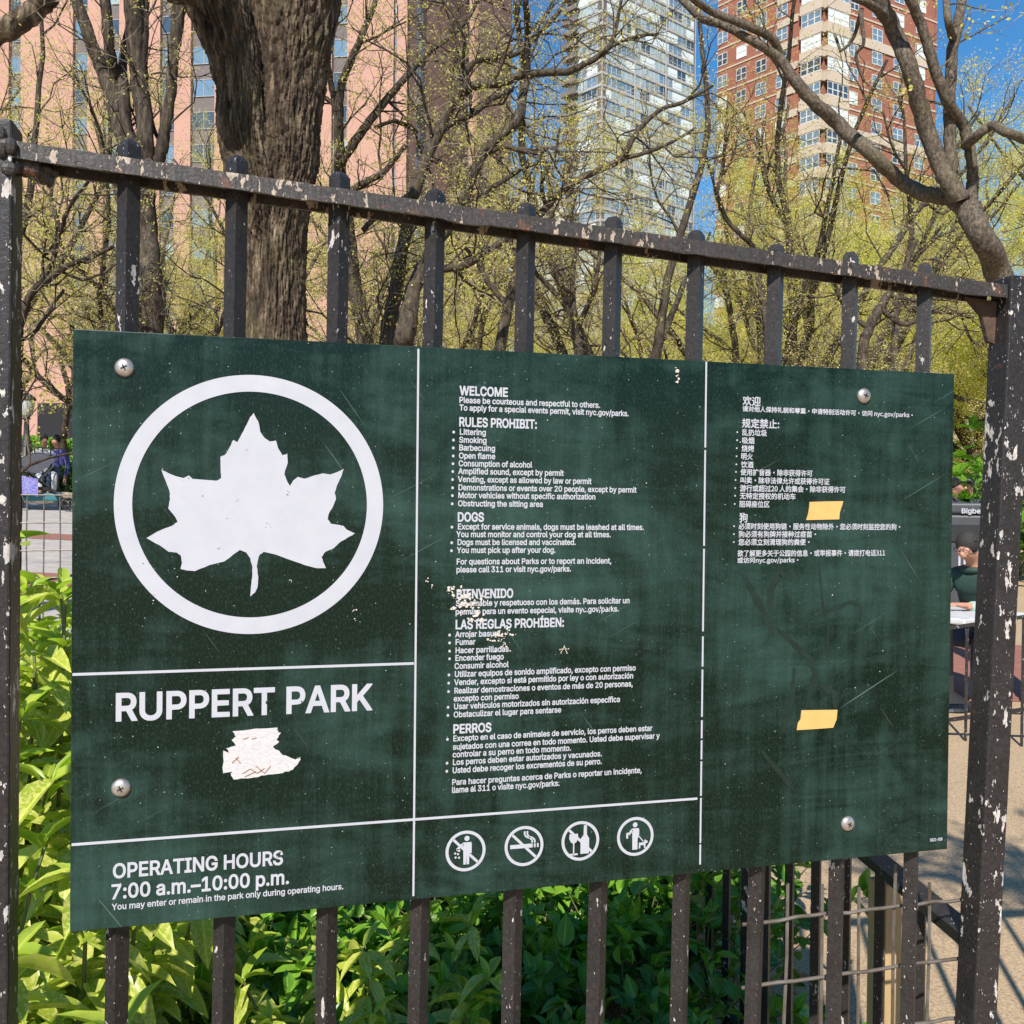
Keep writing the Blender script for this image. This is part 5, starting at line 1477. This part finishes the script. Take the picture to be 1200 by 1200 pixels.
GREEN = [(-0.42,0.62,0.82,0,"by the left post, under the yellow speckled leaves"),(0.02,0.50,0.78,1,"behind the first picket, below the sign's lower left corner"),
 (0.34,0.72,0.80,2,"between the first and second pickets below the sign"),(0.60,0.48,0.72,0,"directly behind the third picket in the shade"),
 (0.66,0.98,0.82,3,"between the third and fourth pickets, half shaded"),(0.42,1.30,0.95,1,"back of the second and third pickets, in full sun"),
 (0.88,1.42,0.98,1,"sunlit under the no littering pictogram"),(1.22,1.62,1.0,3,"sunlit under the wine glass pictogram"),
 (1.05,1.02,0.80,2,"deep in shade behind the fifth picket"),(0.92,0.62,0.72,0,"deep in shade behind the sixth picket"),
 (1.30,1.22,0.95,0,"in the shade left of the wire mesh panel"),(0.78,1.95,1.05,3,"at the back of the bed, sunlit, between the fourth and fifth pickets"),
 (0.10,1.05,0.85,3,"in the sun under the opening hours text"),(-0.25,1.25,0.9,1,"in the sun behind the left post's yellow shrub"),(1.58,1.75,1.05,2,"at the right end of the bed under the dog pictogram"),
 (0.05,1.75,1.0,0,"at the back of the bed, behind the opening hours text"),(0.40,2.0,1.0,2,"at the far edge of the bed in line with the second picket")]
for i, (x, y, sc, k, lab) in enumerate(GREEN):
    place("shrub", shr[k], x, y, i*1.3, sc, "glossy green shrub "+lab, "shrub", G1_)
AUC = [(-0.36,1.62,0.95,3,"yellow speckled shrub between the wire mesh and the tallest speckled shrub"),(-0.17,0.85,1.0,0,"yellow speckled shrub pressed against the left edge of the sign, lower than its neighbour"),
 (-0.31,1.08,1.0,3,"tallest yellow speckled shrub, beside the left edge of the sign"),(-0.20,0.52,0.95,1,"yellow speckled shrub low by the foot of the left post"),
 (0.10,0.95,0.72,2,"yellow speckled shrub with drooping leaves between the first and second pickets"),(0.42,0.80,0.70,0,"yellow speckled shrub with bright new shoots right of the third picket"),
 (-0.12,0.72,0.66,1,"yellow speckled shrub in the sun just right of the left post"),(0.24,0.48,0.56,2,"small yellow speckled shrub close behind the second picket"),
 (-0.75,1.75,1.25,1,"yellow speckled shrub at the far side of the bed near the wire mesh")]
for i, (x, y, sc, k, lab) in enumerate(AUC):
    place("speckled_shrub", auc[k], x, y, 0.7+i*1.9, sc, lab, "shrub", G2_)
# dead leaves and low cover on the soil
r = np.random.RandomState(5); n = 700
P = np.c_[r.uniform(-1.2, 1.9, n), r.uniform(0.12, 2.3, n), np.zeros(n)]
P[:, 2] = [ground_z(x, y)+0.06 for x, y in P[:, :2]]
D = r.normal(0, 1, (n, 3)); D[:, 2] *= 0.25; U = np.c_[r.normal(0, 0.4, n), r.normal(0, 0.4, n), np.ones(n)]; Ln = r.uniform(0.03, 0.07, n)
tag(link_mesh("leaf_litter", leaves_mesh("leaf_litter", OV, P, D, U, Ln, Ln*0.55, r.rand(n), M['dry_leaf'])), "brown dead leaves scattered on the dark soil under the shrubs", "leaf litter", kind="stuff")
n = 2600
P = np.c_[r.uniform(-1.2, 1.75, n), r.uniform(0.2, 2.3, n), r.uniform(0.06, 0.30, n)]
P[:, 2] += [ground_z(x, y) for x, y in P[:, :2]]
D = r.normal(0, 1, (n, 3)); D[:, 2] = np.abs(D[:, 2])*0.5; U = np.c_[r.normal(0, 0.5, n), r.normal(0, 0.5, n), np.ones(n)]; Ln = r.uniform(0.035, 0.07, n)
tag(link_mesh("ground_cover", leaves_mesh("ground_cover", OV, P, D, U, Ln, Ln*0.55, r.rand(n), M['shrub_leaf'])), "low green creeper filling the bed between the shrubs", "ground cover", kind="stuff")
# ================================================================== things and people seen past the sign
def skin_mesh(name, joints, edges, mat, sub=2, root=0):
    me = bpy.data.meshes.new(name); me.from_pydata([j[0] for j in joints], edges, [])
    ob = bpy.data.objects.new(name, me); COL.objects.link(ob)
    md = ob.modifiers.new("s", 'SKIN'); md.use_smooth_shade = True
    for i, j in enumerate(joints):
        sv = me.skin_vertices[0].data[i]; rr = j[1]; sv.radius = rr if hasattr(rr, '__len__') else (rr, rr); sv.use_root = (i == root)
    s2 = ob.modifiers.new("d", 'SUBSURF'); s2.levels = sub; s2.render_levels = sub
    dg = bpy.context.evaluated_depsgraph_get(); dg.update()
    out = bpy.data.meshes.new_from_object(ob.evaluated_get(dg)); bpy.data.objects.remove(ob)
    out.materials.clear(); out.materials.append(mat); out.name = name
    return out
M['skin'] = simple("skin", (0.48,0.24,0.15), 0.5, (0.42,0.20,0.13), 30)
M['hair'] = simple("black hair", (0.012,0.010,0.009), 0.8, (0.03,0.026,0.022), 90)
M['jacket'] = simple("dark green jacket", (0.010,0.030,0.024), 0.7, (0.014,0.040,0.030), 30)
M['mint'] = simple("mint sleeve", (0.28,0.44,0.35), 0.8, (0.22,0.37,0.29), 20)
M['denim'] = simple("blue denim", (0.05,0.075,0.15), 0.85, (0.035,0.05,0.11), 40)
M['shoe'] = simple("dark shoe", (0.02,0.02,0.025), 0.5)
M['white_cloth'] = simple("white cloth", (0.70,0.68,0.66), 0.85)
M['purple_cloth'] = simple("violet cloth", (0.12,0.08,0.30), 0.85, (0.08,0.10,0.34), 20)
M['black_plastic'] = simple("black plastic", (0.02,0.02,0.022), 0.45)
M['dark_metal'] = simple("dark painted iron", (0.025,0.026,0.026), 0.5)
M['bin_grey'] = simple("dark grey bin panel", (0.055,0.058,0.064), 0.45, (0.045,0.047,0.052), 6)
M['table_white'] = simple("white table top", (0.62,0.62,0.62), 0.4)
M['lens'] = simple("clear lamp glass", (0.42,0.46,0.44), 0.15)
M['canopy'] = simple("grey stroller canopy", (0.085,0.085,0.105), 0.8, (0.065,0.065,0.08), 20)
M['blanket'] = simple("blue violet patterned blanket", (0.07,0.10,0.42), 0.85, (0.38,0.32,0.55), 26)
M['teal'] = simple("teal cloth", (0.05,0.22,0.25), 0.8)

def person(label, base, face, seated, cols, lean=(0,0), reach=None, bow=0.0, group=None, head_tilt=0.0, cap=False, glasses=False):
    """base: floor point; face: heading angle of the front; body facing local -Y before turning"""
    e = empty("person", tuple(base), label, "person", group)
    R_ = Matrix.Rotation(face, 3, 'Z'); B = Vector(base)
    W = lambda p: tuple(B+R_ @ Vector(p))
    hip = 0.50 if seated else 0.92
    lx, ly = lean
    torso = [(0,0,hip),(lx*0.3,ly*0.3,hip+0.20),(lx*0.7,ly*0.7,hip+0.40),(lx*0.9,ly*0.92,hip+0.52),(lx,ly-0.02,hip+0.59),(lx*1.1,ly-0.045,hip+0.66)]
    trad = [(0.15,0.11),(0.135,0.10),(0.155,0.105),(0.10,0.08),(0.055,0.055),(0.055,0.058)]
    hc = Vector((lx*1.18, ly-0.075-bow, hip+0.755-bow*0.6))
    J = [(W(p), r_) for p, r_ in zip(torso, trad)]
    E = [(i, i+1) for i in range(5)]
    J.append((W(hc+Vector((0,-0.012,-0.03))), (0.066,0.084))); E.append((5, 6))
    J.append((W(hc+Vector((0,0.004,0.055))), (0.074,0.090))); E.append((6, 7))
    J.append((W(hc+Vector((0,-0.105,-0.015))), 0.012)); E.append((6, 8))      # nose
    hands, sleeves = [], []
    for sg in (1, -1):
        sh = (sg*0.19+lx*0.9, ly*0.92, hip+0.49)
        if reach: el = (sg*0.25+lx*0.8, ly-0.16, hip+0.26); wr = (sg*reach[0]+lx*0.5, ly-reach[1], hip+reach[2])
        else: el = (sg*0.25, 0.03, hip+0.22); wr = (sg*0.25, -0.06, hip-0.03)
        b0 = len(J); d = Vector(wr)-Vector(el); d.normalize()
        J += [(W(sh), 0.062), (W(el), 0.045), (W(wr), 0.030), (W(Vector(wr)+d*0.07), (0.040,0.018))]
        E += [(3, b0), (b0, b0+1), (b0+1, b0+2), (b0+2, b0+3)]
        side = Vector((d.y, -d.x, 0)).normalized() if abs(d.z) < 0.95 else Vector((0,1,0))
        for f in range(4):
            k = len(J); o = Vector(wr)+d*0.085+side*(f-1.5)*0.020
            J += [(W(o+d*0.03), 0.009), (W(o+d*(0.055+0.008*(f in (1,2)))+Vector((0,0,-0.02))), 0.007)]; E += [(b0+3, k), (k, k+1)]
        k = len(J); J += [(W(Vector(wr)+d*0.03+side*-0.045*sg), 0.010), (W(Vector(wr)+d*0.07+side*-0.06*sg), 0.008)]; E += [(b0+2, k), (k, k+1)]
        sleeves.append((sh, el, wr))
    legs = []
    for sg in (1, -1):
        h = (sg*0.09, 0, hip-0.02)
        if seated: kn = (sg*0.14, -0.44, hip+0.02); an = (sg*0.14, -0.46, 0.08)
        else: kn = (sg*0.10, -0.02, 0.50); an = (sg*0.10, 0.02, 0.08)
        b0 = len(J); J += [(W(h), 0.085), (W(kn), 0.056), (W(an), 0.038), (W((an[0], an[1]-0.14, 0.035)), (0.04,0.025))]
        E += [(0, b0), (b0, b0+1), (b0+1, b0+2), (b0+2, b0+3)]; legs.append((h, kn, an))
    link_mesh("body", skin_mesh("body", J, E, M['skin']), e)
    # clothes
    J2 = [(W(p), (r_[0]+0.022, r_[1]+0.022)) for p, r_ in zip(torso[:4], trad[:4])]; E2 = [(0,1),(1,2),(2,3)]
    for sh, el, wr in sleeves:
        b0 = len(J2); J2 += [(W(sh), 0.078), (W(Vector(sh).lerp(Vector(el), 0.6)), 0.066)]; E2 += [(3, b0), (b0, b0+1)]
    link_mesh("jacket", skin_mesh("jacket", J2, E2, cols[0]), e)
    for sh, el, wr in sleeves:
        link_mesh("sleeve", skin_mesh("sleeve", [(W(Vector(sh).lerp(Vector(el), 0.35)), 0.068), (W(el), 0.062), (W(Vector(el).lerp(Vector(wr), 0.98)), 0.046)], [(0,1),(1,2)], cols[1]), e)
    cl = MB(); ring = [W((lx*0.97+0.085*math.cos(t), ly*0.97-0.01+0.075*math.sin(t), hip+0.565+0.01*math.sin(t))) for t in np.linspace(0, 2*PI, 25)]
    cl.tube(ring, 0.026, 8); cl.build("collar", cols[0], e, smooth=True)
    J3 = [(W((0,0,hip+0.06)), (0.165,0.13)), (W((0,0,hip-0.02)), (0.16,0.125))]; E3 = [(0,1)]
    for h, kn, an in legs:
        b0 = len(J3); J3 += [(W(h), 0.10), (W(kn), 0.075), (W(Vector(kn).lerp(Vector(an), 0.85)), 0.058)]; E3 += [(1, b0), (b0, b0+1), (b0+1, b0+2)]
    link_mesh("trousers", skin_mesh("trousers", J3, E3, cols[2]), e)
    for h, kn, an in legs:
        link_mesh("shoe", skin_mesh("shoe", [(W((an[0], an[1]+0.03, 0.045)), (0.045,0.042)), (W((an[0], an[1]-0.09, 0.04)), (0.048,0.036)), (W((an[0], an[1]-0.18, 0.033)), (0.042,0.028))], [(0,1),(1,2)], M['shoe']), e)
    hr = MB(); c = W(hc+Vector((0, 0.030-bow*0.25, 0.070)))
    hr.ellipsoid(c, (0.088, 0.088, 0.100), 18, 12); 
    for i in range(26):
        t = rnd.uniform(0, 2*PI); q = rnd.uniform(0.3, 1)
        hr.ellipsoid((c[0]+0.07*q*math.cos(t), c[1]+0.08*q*math.sin(t), c[2]+0.055*math.sqrt(max(0, 1-q*q))+0.008), (0.022,0.022,0.018), 8, 6)
    hr.build("hair", M['hair'], e, smooth=True)
    if cap:
        cb = MB(); cb.ellipsoid(W(hc+Vector((0,0.012,0.10))), (0.098,0.105,0.075), 18, 10); pk = W(hc+Vector((0,-0.12,0.085))); cb.ellipsoid(pk, (0.075,0.075,0.012), 14, 6)
        cb.build("cap", M['shoe'], e, smooth=True)
    if glasses:
        gb = MB()
        for sg in (1, -1):
            ctr = hc+Vector((sg*0.036, -0.096, 0.018))
            ring = [W(ctr+Vector((0.027*math.cos(t), 0, 0.019*math.sin(t)))) for t in np.linspace(0, 2*PI, 15)]
            gb.tube(ring, 0.003, 5)
            gb.tube([W(ctr+Vector((sg*0.027,0,0.006))), W(ctr+Vector((sg*0.046,0.09,0.008)))], 0.003, 5)
        gb.tube([W(hc+Vector((0.011,-0.099,0.02))), W(hc+Vector((-0.011,-0.099,0.02)))], 0.003, 5)
        gb.build("glasses", M['shoe'], e)
    return e
rnd = random.Random(77)
def gp(u, v, Y):
    p = at(u, v, Y); return np.array([p[0], p[1], ground_z(p[0], p[1])])
# --- table with the seated man
YM = 5.15
mb = gp(1155, 640, YM)
person("man with dark hair and glasses in green jacket with mint sleeves, bent over the table", mb, math.radians(-62), True,
       (M['jacket'], M['mint'], M['denim']), lean=(0.0,-0.22), reach=(0.10,0.40,0.30), bow=0.08, glasses=True)
fdir = np.array([math.sin(math.radians(-62)), -math.cos(math.radians(-62))])
st = empty("stool", tuple(mb), "round stool under the seated man behind the right post", "stool")
b = MB(); b.lathe((mb[0], mb[1], mb[2]), [(0.17,0.40),(0.19,0.41),(0.19,0.44),(0.17,0.455)], 24); b.build("seat", M['concrete'], st)
b = MB(); b.lathe((mb[0], mb[1], mb[2]), [(0.16,0.0),(0.12,0.04),(0.10,0.2),(0.11,0.40)], 20); b.build("pedestal", M['concrete'], st)
tp = np.array([mb[0]+fdir[0]*0.62-0.10, mb[1]+fdir[1]*0.62]); tz = ground_z(*tp)
tb = empty("table", (tp[0], tp[1], tz), "white topped park table in front of the seated man", "table")
b = MB(); ca, sa = math.cos(0.35), math.sin(0.35)
def sq(h, z): return [(tp[0]+ca*x*h-sa*y*h, tp[1]+sa*x*h+ca*y*h, z) for x, y in ((-1,-1),(1,-1),(1,1),(-1,1))]
b.add(sq(0.42, tz+0.70)+sq(0.42, tz+0.745), [(3,2,1,0),(4,5,6,7),(0,1,5,4),(1,2,6,5),(2,3,7,6),(3,0,4,7)]); o = b.build("tabletop", M['table_white'], tb); bevel(o, 0.012, 2)
b = MB(); b.lathe((tp[0], tp[1], tz), [(0.22,0.0),(0.20,0.05),(0.09,0.12),(0.08,0.62),(0.16,0.699)], 24); b.build("pedestal", M['dark_metal'], tb)
b = MB(); bagp = at(1126, 722, YM-0.75)
b.ellipsoid((bagp[0], bagp[1], bagp[2]), (0.12,0.10,0.09), 16, 10)
bo = MB()
# --- solar rubbish bin
YBIN = 7.4
bp = gp(1130, 650, YBIN); hd = hdir(1130); bt = np.array([hd[1], -hd[0]]); zt_b = at(1130, 589, YBIN)[2]
bn = empty("trash_bin", tuple(bp), "dark grey public rubbish bin with white lettering behind the seated man", "trash bin")
FB = Face(bp[:2]-bt*0.36-hd*0.3, bt)
b = MB(); FB.box(b, 0, 0.72, -0.7, 0, bp[2]+0.06, zt_b-0.13); o = b.build("body", M['bin_grey'], bn); bevel(o, 0.03, 3)
b = MB(); FB.box(b, -0.01, 0.73, -0.71, 0.015, zt_b-0.125, zt_b); o = b.build("lid", M['bin_grey'], bn); bevel(o, 0.03, 3)
b = MB(); FB.box(b, 0.03, 0.69, -0.66, -0.03, bp[2]-0.05, bp[2]+0.058); b.build("base", M['black_plastic'], bn)
b = MB(); FB.box(b, 0.08, 0.64, 0.0005, 0.02, zt_b-0.42, zt_b-0.24); b.build("hopper_door", M['black_plastic'], bn)
lb = MB(); p0_ = FB.pt(FB.s_at(1131))+FB.n*0.018
for xa0, xa1, ya, xb0, xb1, yb in letter_shapes("Bigbelly", 0.02, 40):
    q = [(x*0.10, y*0.10) for x, y in ((xa0,ya),(xa1,ya),(xb1,yb),(xb0,yb))]
    lb.add([(*(p0_+FB.t*x), zt_b-0.115+y) for x, y in q], [(0,1,2,3)])
lb.build("lettering", M['white_vinyl'], bn)
b = MB(); sx = FB.s_at(1125); zi = at(1127, 655, YBIN)[2]
for a0, a1, z0, z1 in ((0.02,0.16,0.18,0.20),(0.06,0.12,0.20,0.22),(0.03,0.05,0.0,0.17),(0.08,0.10,0.0,0.17),(0.13,0.15,0.0,0.17),(0.03,0.15,0.0,0.02)):
    FB.box(b, sx+a0, sx+a1, 0.0, 0.004, zi-0.1+z0, zi-0.1+z1)
b.build("bin_symbol", M['white_vinyl'], bn)
# --- two people beyond the bin
person("person in a black cap seen over the rubbish bin", gp(1137, 600, 11.6), math.radians(-70), False, (M['jacket'], M['jacket'], M['denim']), cap=True)
person("dark haired person beyond the bin at the right edge of the sign", gp(1115, 600, 11.2), math.radians(30), False, (M['canopy'], M['canopy'], M['denim']))
# --- shrubs beyond the bin
G3 = "bushes near the cream building"
for i, (u, Y, sc, lab) in enumerate(((1120,12.5,4.2,"tall leafy bush behind the people at the right edge of the sign"),(1150,13.5,4.6,"dark green bush hidden in part by the right post"),(1195,13.0,3.4,"green bush right of the right post"))):
    p = gp(u, 600, Y); place("bush", shr[i % 4], p[0], p[1], i*2.0, sc, lab, "bush", G3)
# --- left background: hedge, low fence, lamp, stroller, people
def hedge(name, label, pts, h, w, n, ll, mat, seed):
    r = np.random.RandomState(seed); P, D, U, Ln = [], [], [], []
    e = empty(name, (pts[0][0], pts[0][1], ground_z(*pts[0])), label, "hedge")
    a, c = np.array(pts[0]), np.array(pts[1]); d = nrm(c-a); s = np.array([d[1], -d[0]]); L = math.dist(a, c)
    for i in range(n):
        t = r.rand()*L; q = r.uniform(-1, 1); zz = r.rand()**0.6
        side = r.rand()
        if side < 0.55: q = -1 if False else (1.0 if r.rand() < 0.8 else -1.0)
        else: zz = 1.0
        p2 = a+d*t+s*q*w*0.5; gz = ground_z(p2[0], p2[1])
        P.append((p2[0], p2[1], gz+zz*h+0.05*mnoise.noise((t*2, q, 0)))); D.append(r.normal(0, 1, 3)); U.append(r.normal(0, 0.6, 3)+np.array([s[0]*q, s[1]*q, 0.9])); Ln.append(ll*r.uniform(0.6, 1.3))
    P, D, U, Ln = map(np.array, (P, D, U, Ln))
    link_mesh("foliage", leaves_mesh("foliage", OV, P, D, U, Ln, Ln*0.55, r.rand(n), mat), e)
    b = MB(); g0_, g1_ = ground_z(*a), ground_z(*c)
    b.obox((a[0]-s[0]*w*0.4, a[1]-s[1]*w*0.4, g0_), (*(d*L), g1_-g0_), (*(s*w*0.8), 0), (0, 0, h*0.9)); b.build("branches", M['hedge_core'], e)
    return e
M['hedge_core'] = simple("hedge twigs", (0.03,0.06,0.015), 0.95, (0.015,0.03,0.008), 8)
h0, h1 = gp(-60, 560, 33.0), gp(140, 560, 33.0)
hz = at(50, 514, 33.0)[2]-ground_z(h0[0]*0.5+h1[0]*0.5, 33.0)
hedge("hedge", "clipped bright green hedge in front of the dark opening of the pink tower", (h0[:2], h1[:2]), max(0.6, hz), 1.2, 9000, 0.10, M['shrub_leaf_bright'], 3)
h0, h1 = gp(-60, 560, 21.5), gp(140, 560, 21.5)
hedge("hedge", "loose low green planting behind the stroller", (h0[:2], h1[:2]), 0.75, 1.2, 5000, 0.09, M['shrub_leaf'], 4)
q0, q1 = gp(-40, 560, 20.4), gp(130, 560, 20.4); dq = nrm(q1[:2]-q0[:2]); sl = (ground_z(q1[0], q1[1])-ground_z(q0[0], q0[1]))/math.dist(q0[:2], q1[:2])
low_fence("low_iron_fence", tuple(q0[:2]), tuple(dq), math.dist(q0[:2], q1[:2]), ground_z(q0[0], q0[1])+1.15, sl, 0.05, 0.16, "low black iron fence in front of the planting behind the stroller", 0.04, 1.0, M['dark_metal'])
b = MB(); k0, k1 = gp(62, 580, 19.6), gp(150, 580, 19.6)
b.obox((k0[0], k0[1], k0[2]-0.1), (k1[0]-k0[0], k1[1]-k0[1], k1[2]-k0[2]), (0, 0.3, 0), (0, 0, 0.36)); o = b.build("stone_kerb", M['cream']); bevel(o, 0.03, 2)
tag(o, "pale stone kerb block beside the stroller", "kerb")
lpz = gp(31, 530, 31.0); lx_, ly_, lz_ = lpz
lt = at(31, 458, 31.0)[2]; H_ = lt-lz_
la = empty("street_lamp", tuple(lpz), "black park lamp post with a lantern head before the pink tower", "street lamp")
b = MB(); b.lathe((lx_, ly_, lz_), [(0.26,0.0),(0.26,0.25),(0.17,0.4),(0.14,0.9),(0.10,1.0),(0.085,H_*0.5),(0.075,H_-0.95),(0.13,H_-0.9),(0.10,H_-0.85)], 18); b.build("post", M['dark_metal'], la, smooth=True)
b = MB(); b.lathe((lx_, ly_, lz_), [(0.10,H_-0.85),(0.19,H_-0.75),(0.25,H_-0.35),(0.22,H_-0.28)], 18); b.build("lamp_globe", M['lens'], la, smooth=True)
b = MB(); b.lathe((lx_, ly_, lz_), [(0.29,H_-0.30),(0.27,H_-0.22),(0.12,H_-0.10),(0.05,H_-0.06),(0.03,H_)], 18); b.build("lamp_cap", M['dark_metal'], la, smooth=True)
person("person in a white top seated at the planting behind the stroller", gp(51, 560, 20.9), 0.4, True, (M['white_cloth'], M['white_cloth'], M['white_cloth']))
person("person in a violet top seated at the planting, right of the one in white", gp(68, 560, 21.0), -0.5, True, (M['purple_cloth'], M['purple_cloth'], M['denim']))
# stroller: front to the right, hood to the upper left
sp_ = gp(47, 590, 18.2)
sr_ = empty("stroller", tuple(sp_), "grey baby stroller with a hood and a blue violet blanket on the grey walk", "stroller")
Rr = Matrix.Rotation(math.radians(18), 3, 'Z')
def SW(x, y, z): q = Rr @ Vector((x, y, z)); return (sp_[0]+q.x, sp_[1]+q.y, sp_[2]+q.z)
b = MB()
for sy in (-0.24, 0.24):
    b.tube([SW(-0.42, sy, 0.10), SW(-0.10, sy, 0.48), SW(0.22, sy, 0.86)], 0.016, 8); b.tube([SW(0.46, sy, 0.10), SW(0.16, sy, 0.42), SW(-0.30, sy, 0.80), SW(-0.52, sy, 1.02)], 0.016, 8)
b.tube([SW(-0.52, -0.24, 1.02), SW(-0.57, 0, 1.05), SW(-0.52, 0.24, 1.02)], 0.02, 8); b.tube([SW(0.46,-0.24,0.10), SW(0.46,0.24,0.10)], 0.014, 6); b.tube([SW(-0.42,-0.24,0.10), SW(-0.42,0.24,0.10)], 0.014, 6)
b.build("frame", M['dark_metal'], sr_)
for wx in (-0.42, 0.46):
    for sy in (-0.28, 0.28):
        b = MB(); ring = [SW(wx+0.105*math.cos(t), sy, 0.12+0.105*math.sin(t)) for t in np.linspace(0, 2*PI, 21)]; b.tube(ring, 0.022, 8)
        for t in np.linspace(0, 2*PI, 7)[:-1]: b.tube([SW(wx, sy, 0.12), SW(wx+0.1*math.cos(t), sy, 0.12+0.1*math.sin(t))], 0.008, 5)
        b.build("wheel", M['black_plastic'], sr_)
def arc_shell(b, prof, y0, y1, th=0.02):
    n = len(prof); vs_ = [SW(x, y0, z) for x, z in prof]+[SW(x, y1, z) for x, z in prof]
    vs_ += [SW(x*1.0-0.0, y0+th*0, z-th) for x, z in prof]+[SW(x, y1, z-th) for x, z in prof]
    fs = [(i, i+1, n+i+1, n+i) for i in range(n-1)]+[(2*n+i, 3*n+i, 3*n+i+1, 2*n+i+1) for i in range(n-1)]
    fs += [(i, 2*n+i, 2*n+i+1, i+1) for i in range(n-1)]+[(n+i, n+i+1, 3*n+i+1, 3*n+i) for i in range(n-1)]
    b.add(vs_, fs)
b = MB(); arc_shell(b, [(-0.34+0.0*t, 0.62) if t < 0 else (-0.05-0.40*math.cos(t), 0.74+0.36*math.sin(t)) for t in np.linspace(0, PI*0.78, 14)], -0.25, 0.25)
for sy in (-0.25, 0.25):
    b.add([SW(-0.05, sy, 0.70)]+[SW(-0.05-0.40*math.cos(t), sy, 0.74+0.36*math.sin(t)) for t in np.linspace(0, PI*0.78, 14)], [(0, i, i+1) for i in range(1, 14)])
b.build("hood", M['canopy'], sr_, smooth=False)
b = MB(); arc_shell(b, [(-0.34,0.86),(-0.28,0.55),(-0.16,0.45),(0.10,0.44),(0.20,0.40),(0.30,0.22)], -0.22, 0.22, 0.06); b.build("seat", M['black_plastic'], sr_)
b = MB(); arc_shell(b, [(-0.50,0.62),(-0.44,0.58),(-0.36,0.44),(-0.32,0.30)], -0.31, 0.16, 0.03); arc_shell(b, [(-0.36,0.66),(-0.20,0.62),(-0.06,0.60)], -0.31, -0.27, 0.34); b.build("blanket", M['blanket'], sr_)
b = MB(); b.obox(SW(-0.34,-0.2,0.17), Rr @ Vector((0.66,0,0)), Rr @ Vector((0,0.4,0)), (0,0,0.16)); o = b.build("basket", M['teal'], sr_); bevel(o, 0.03, 2)
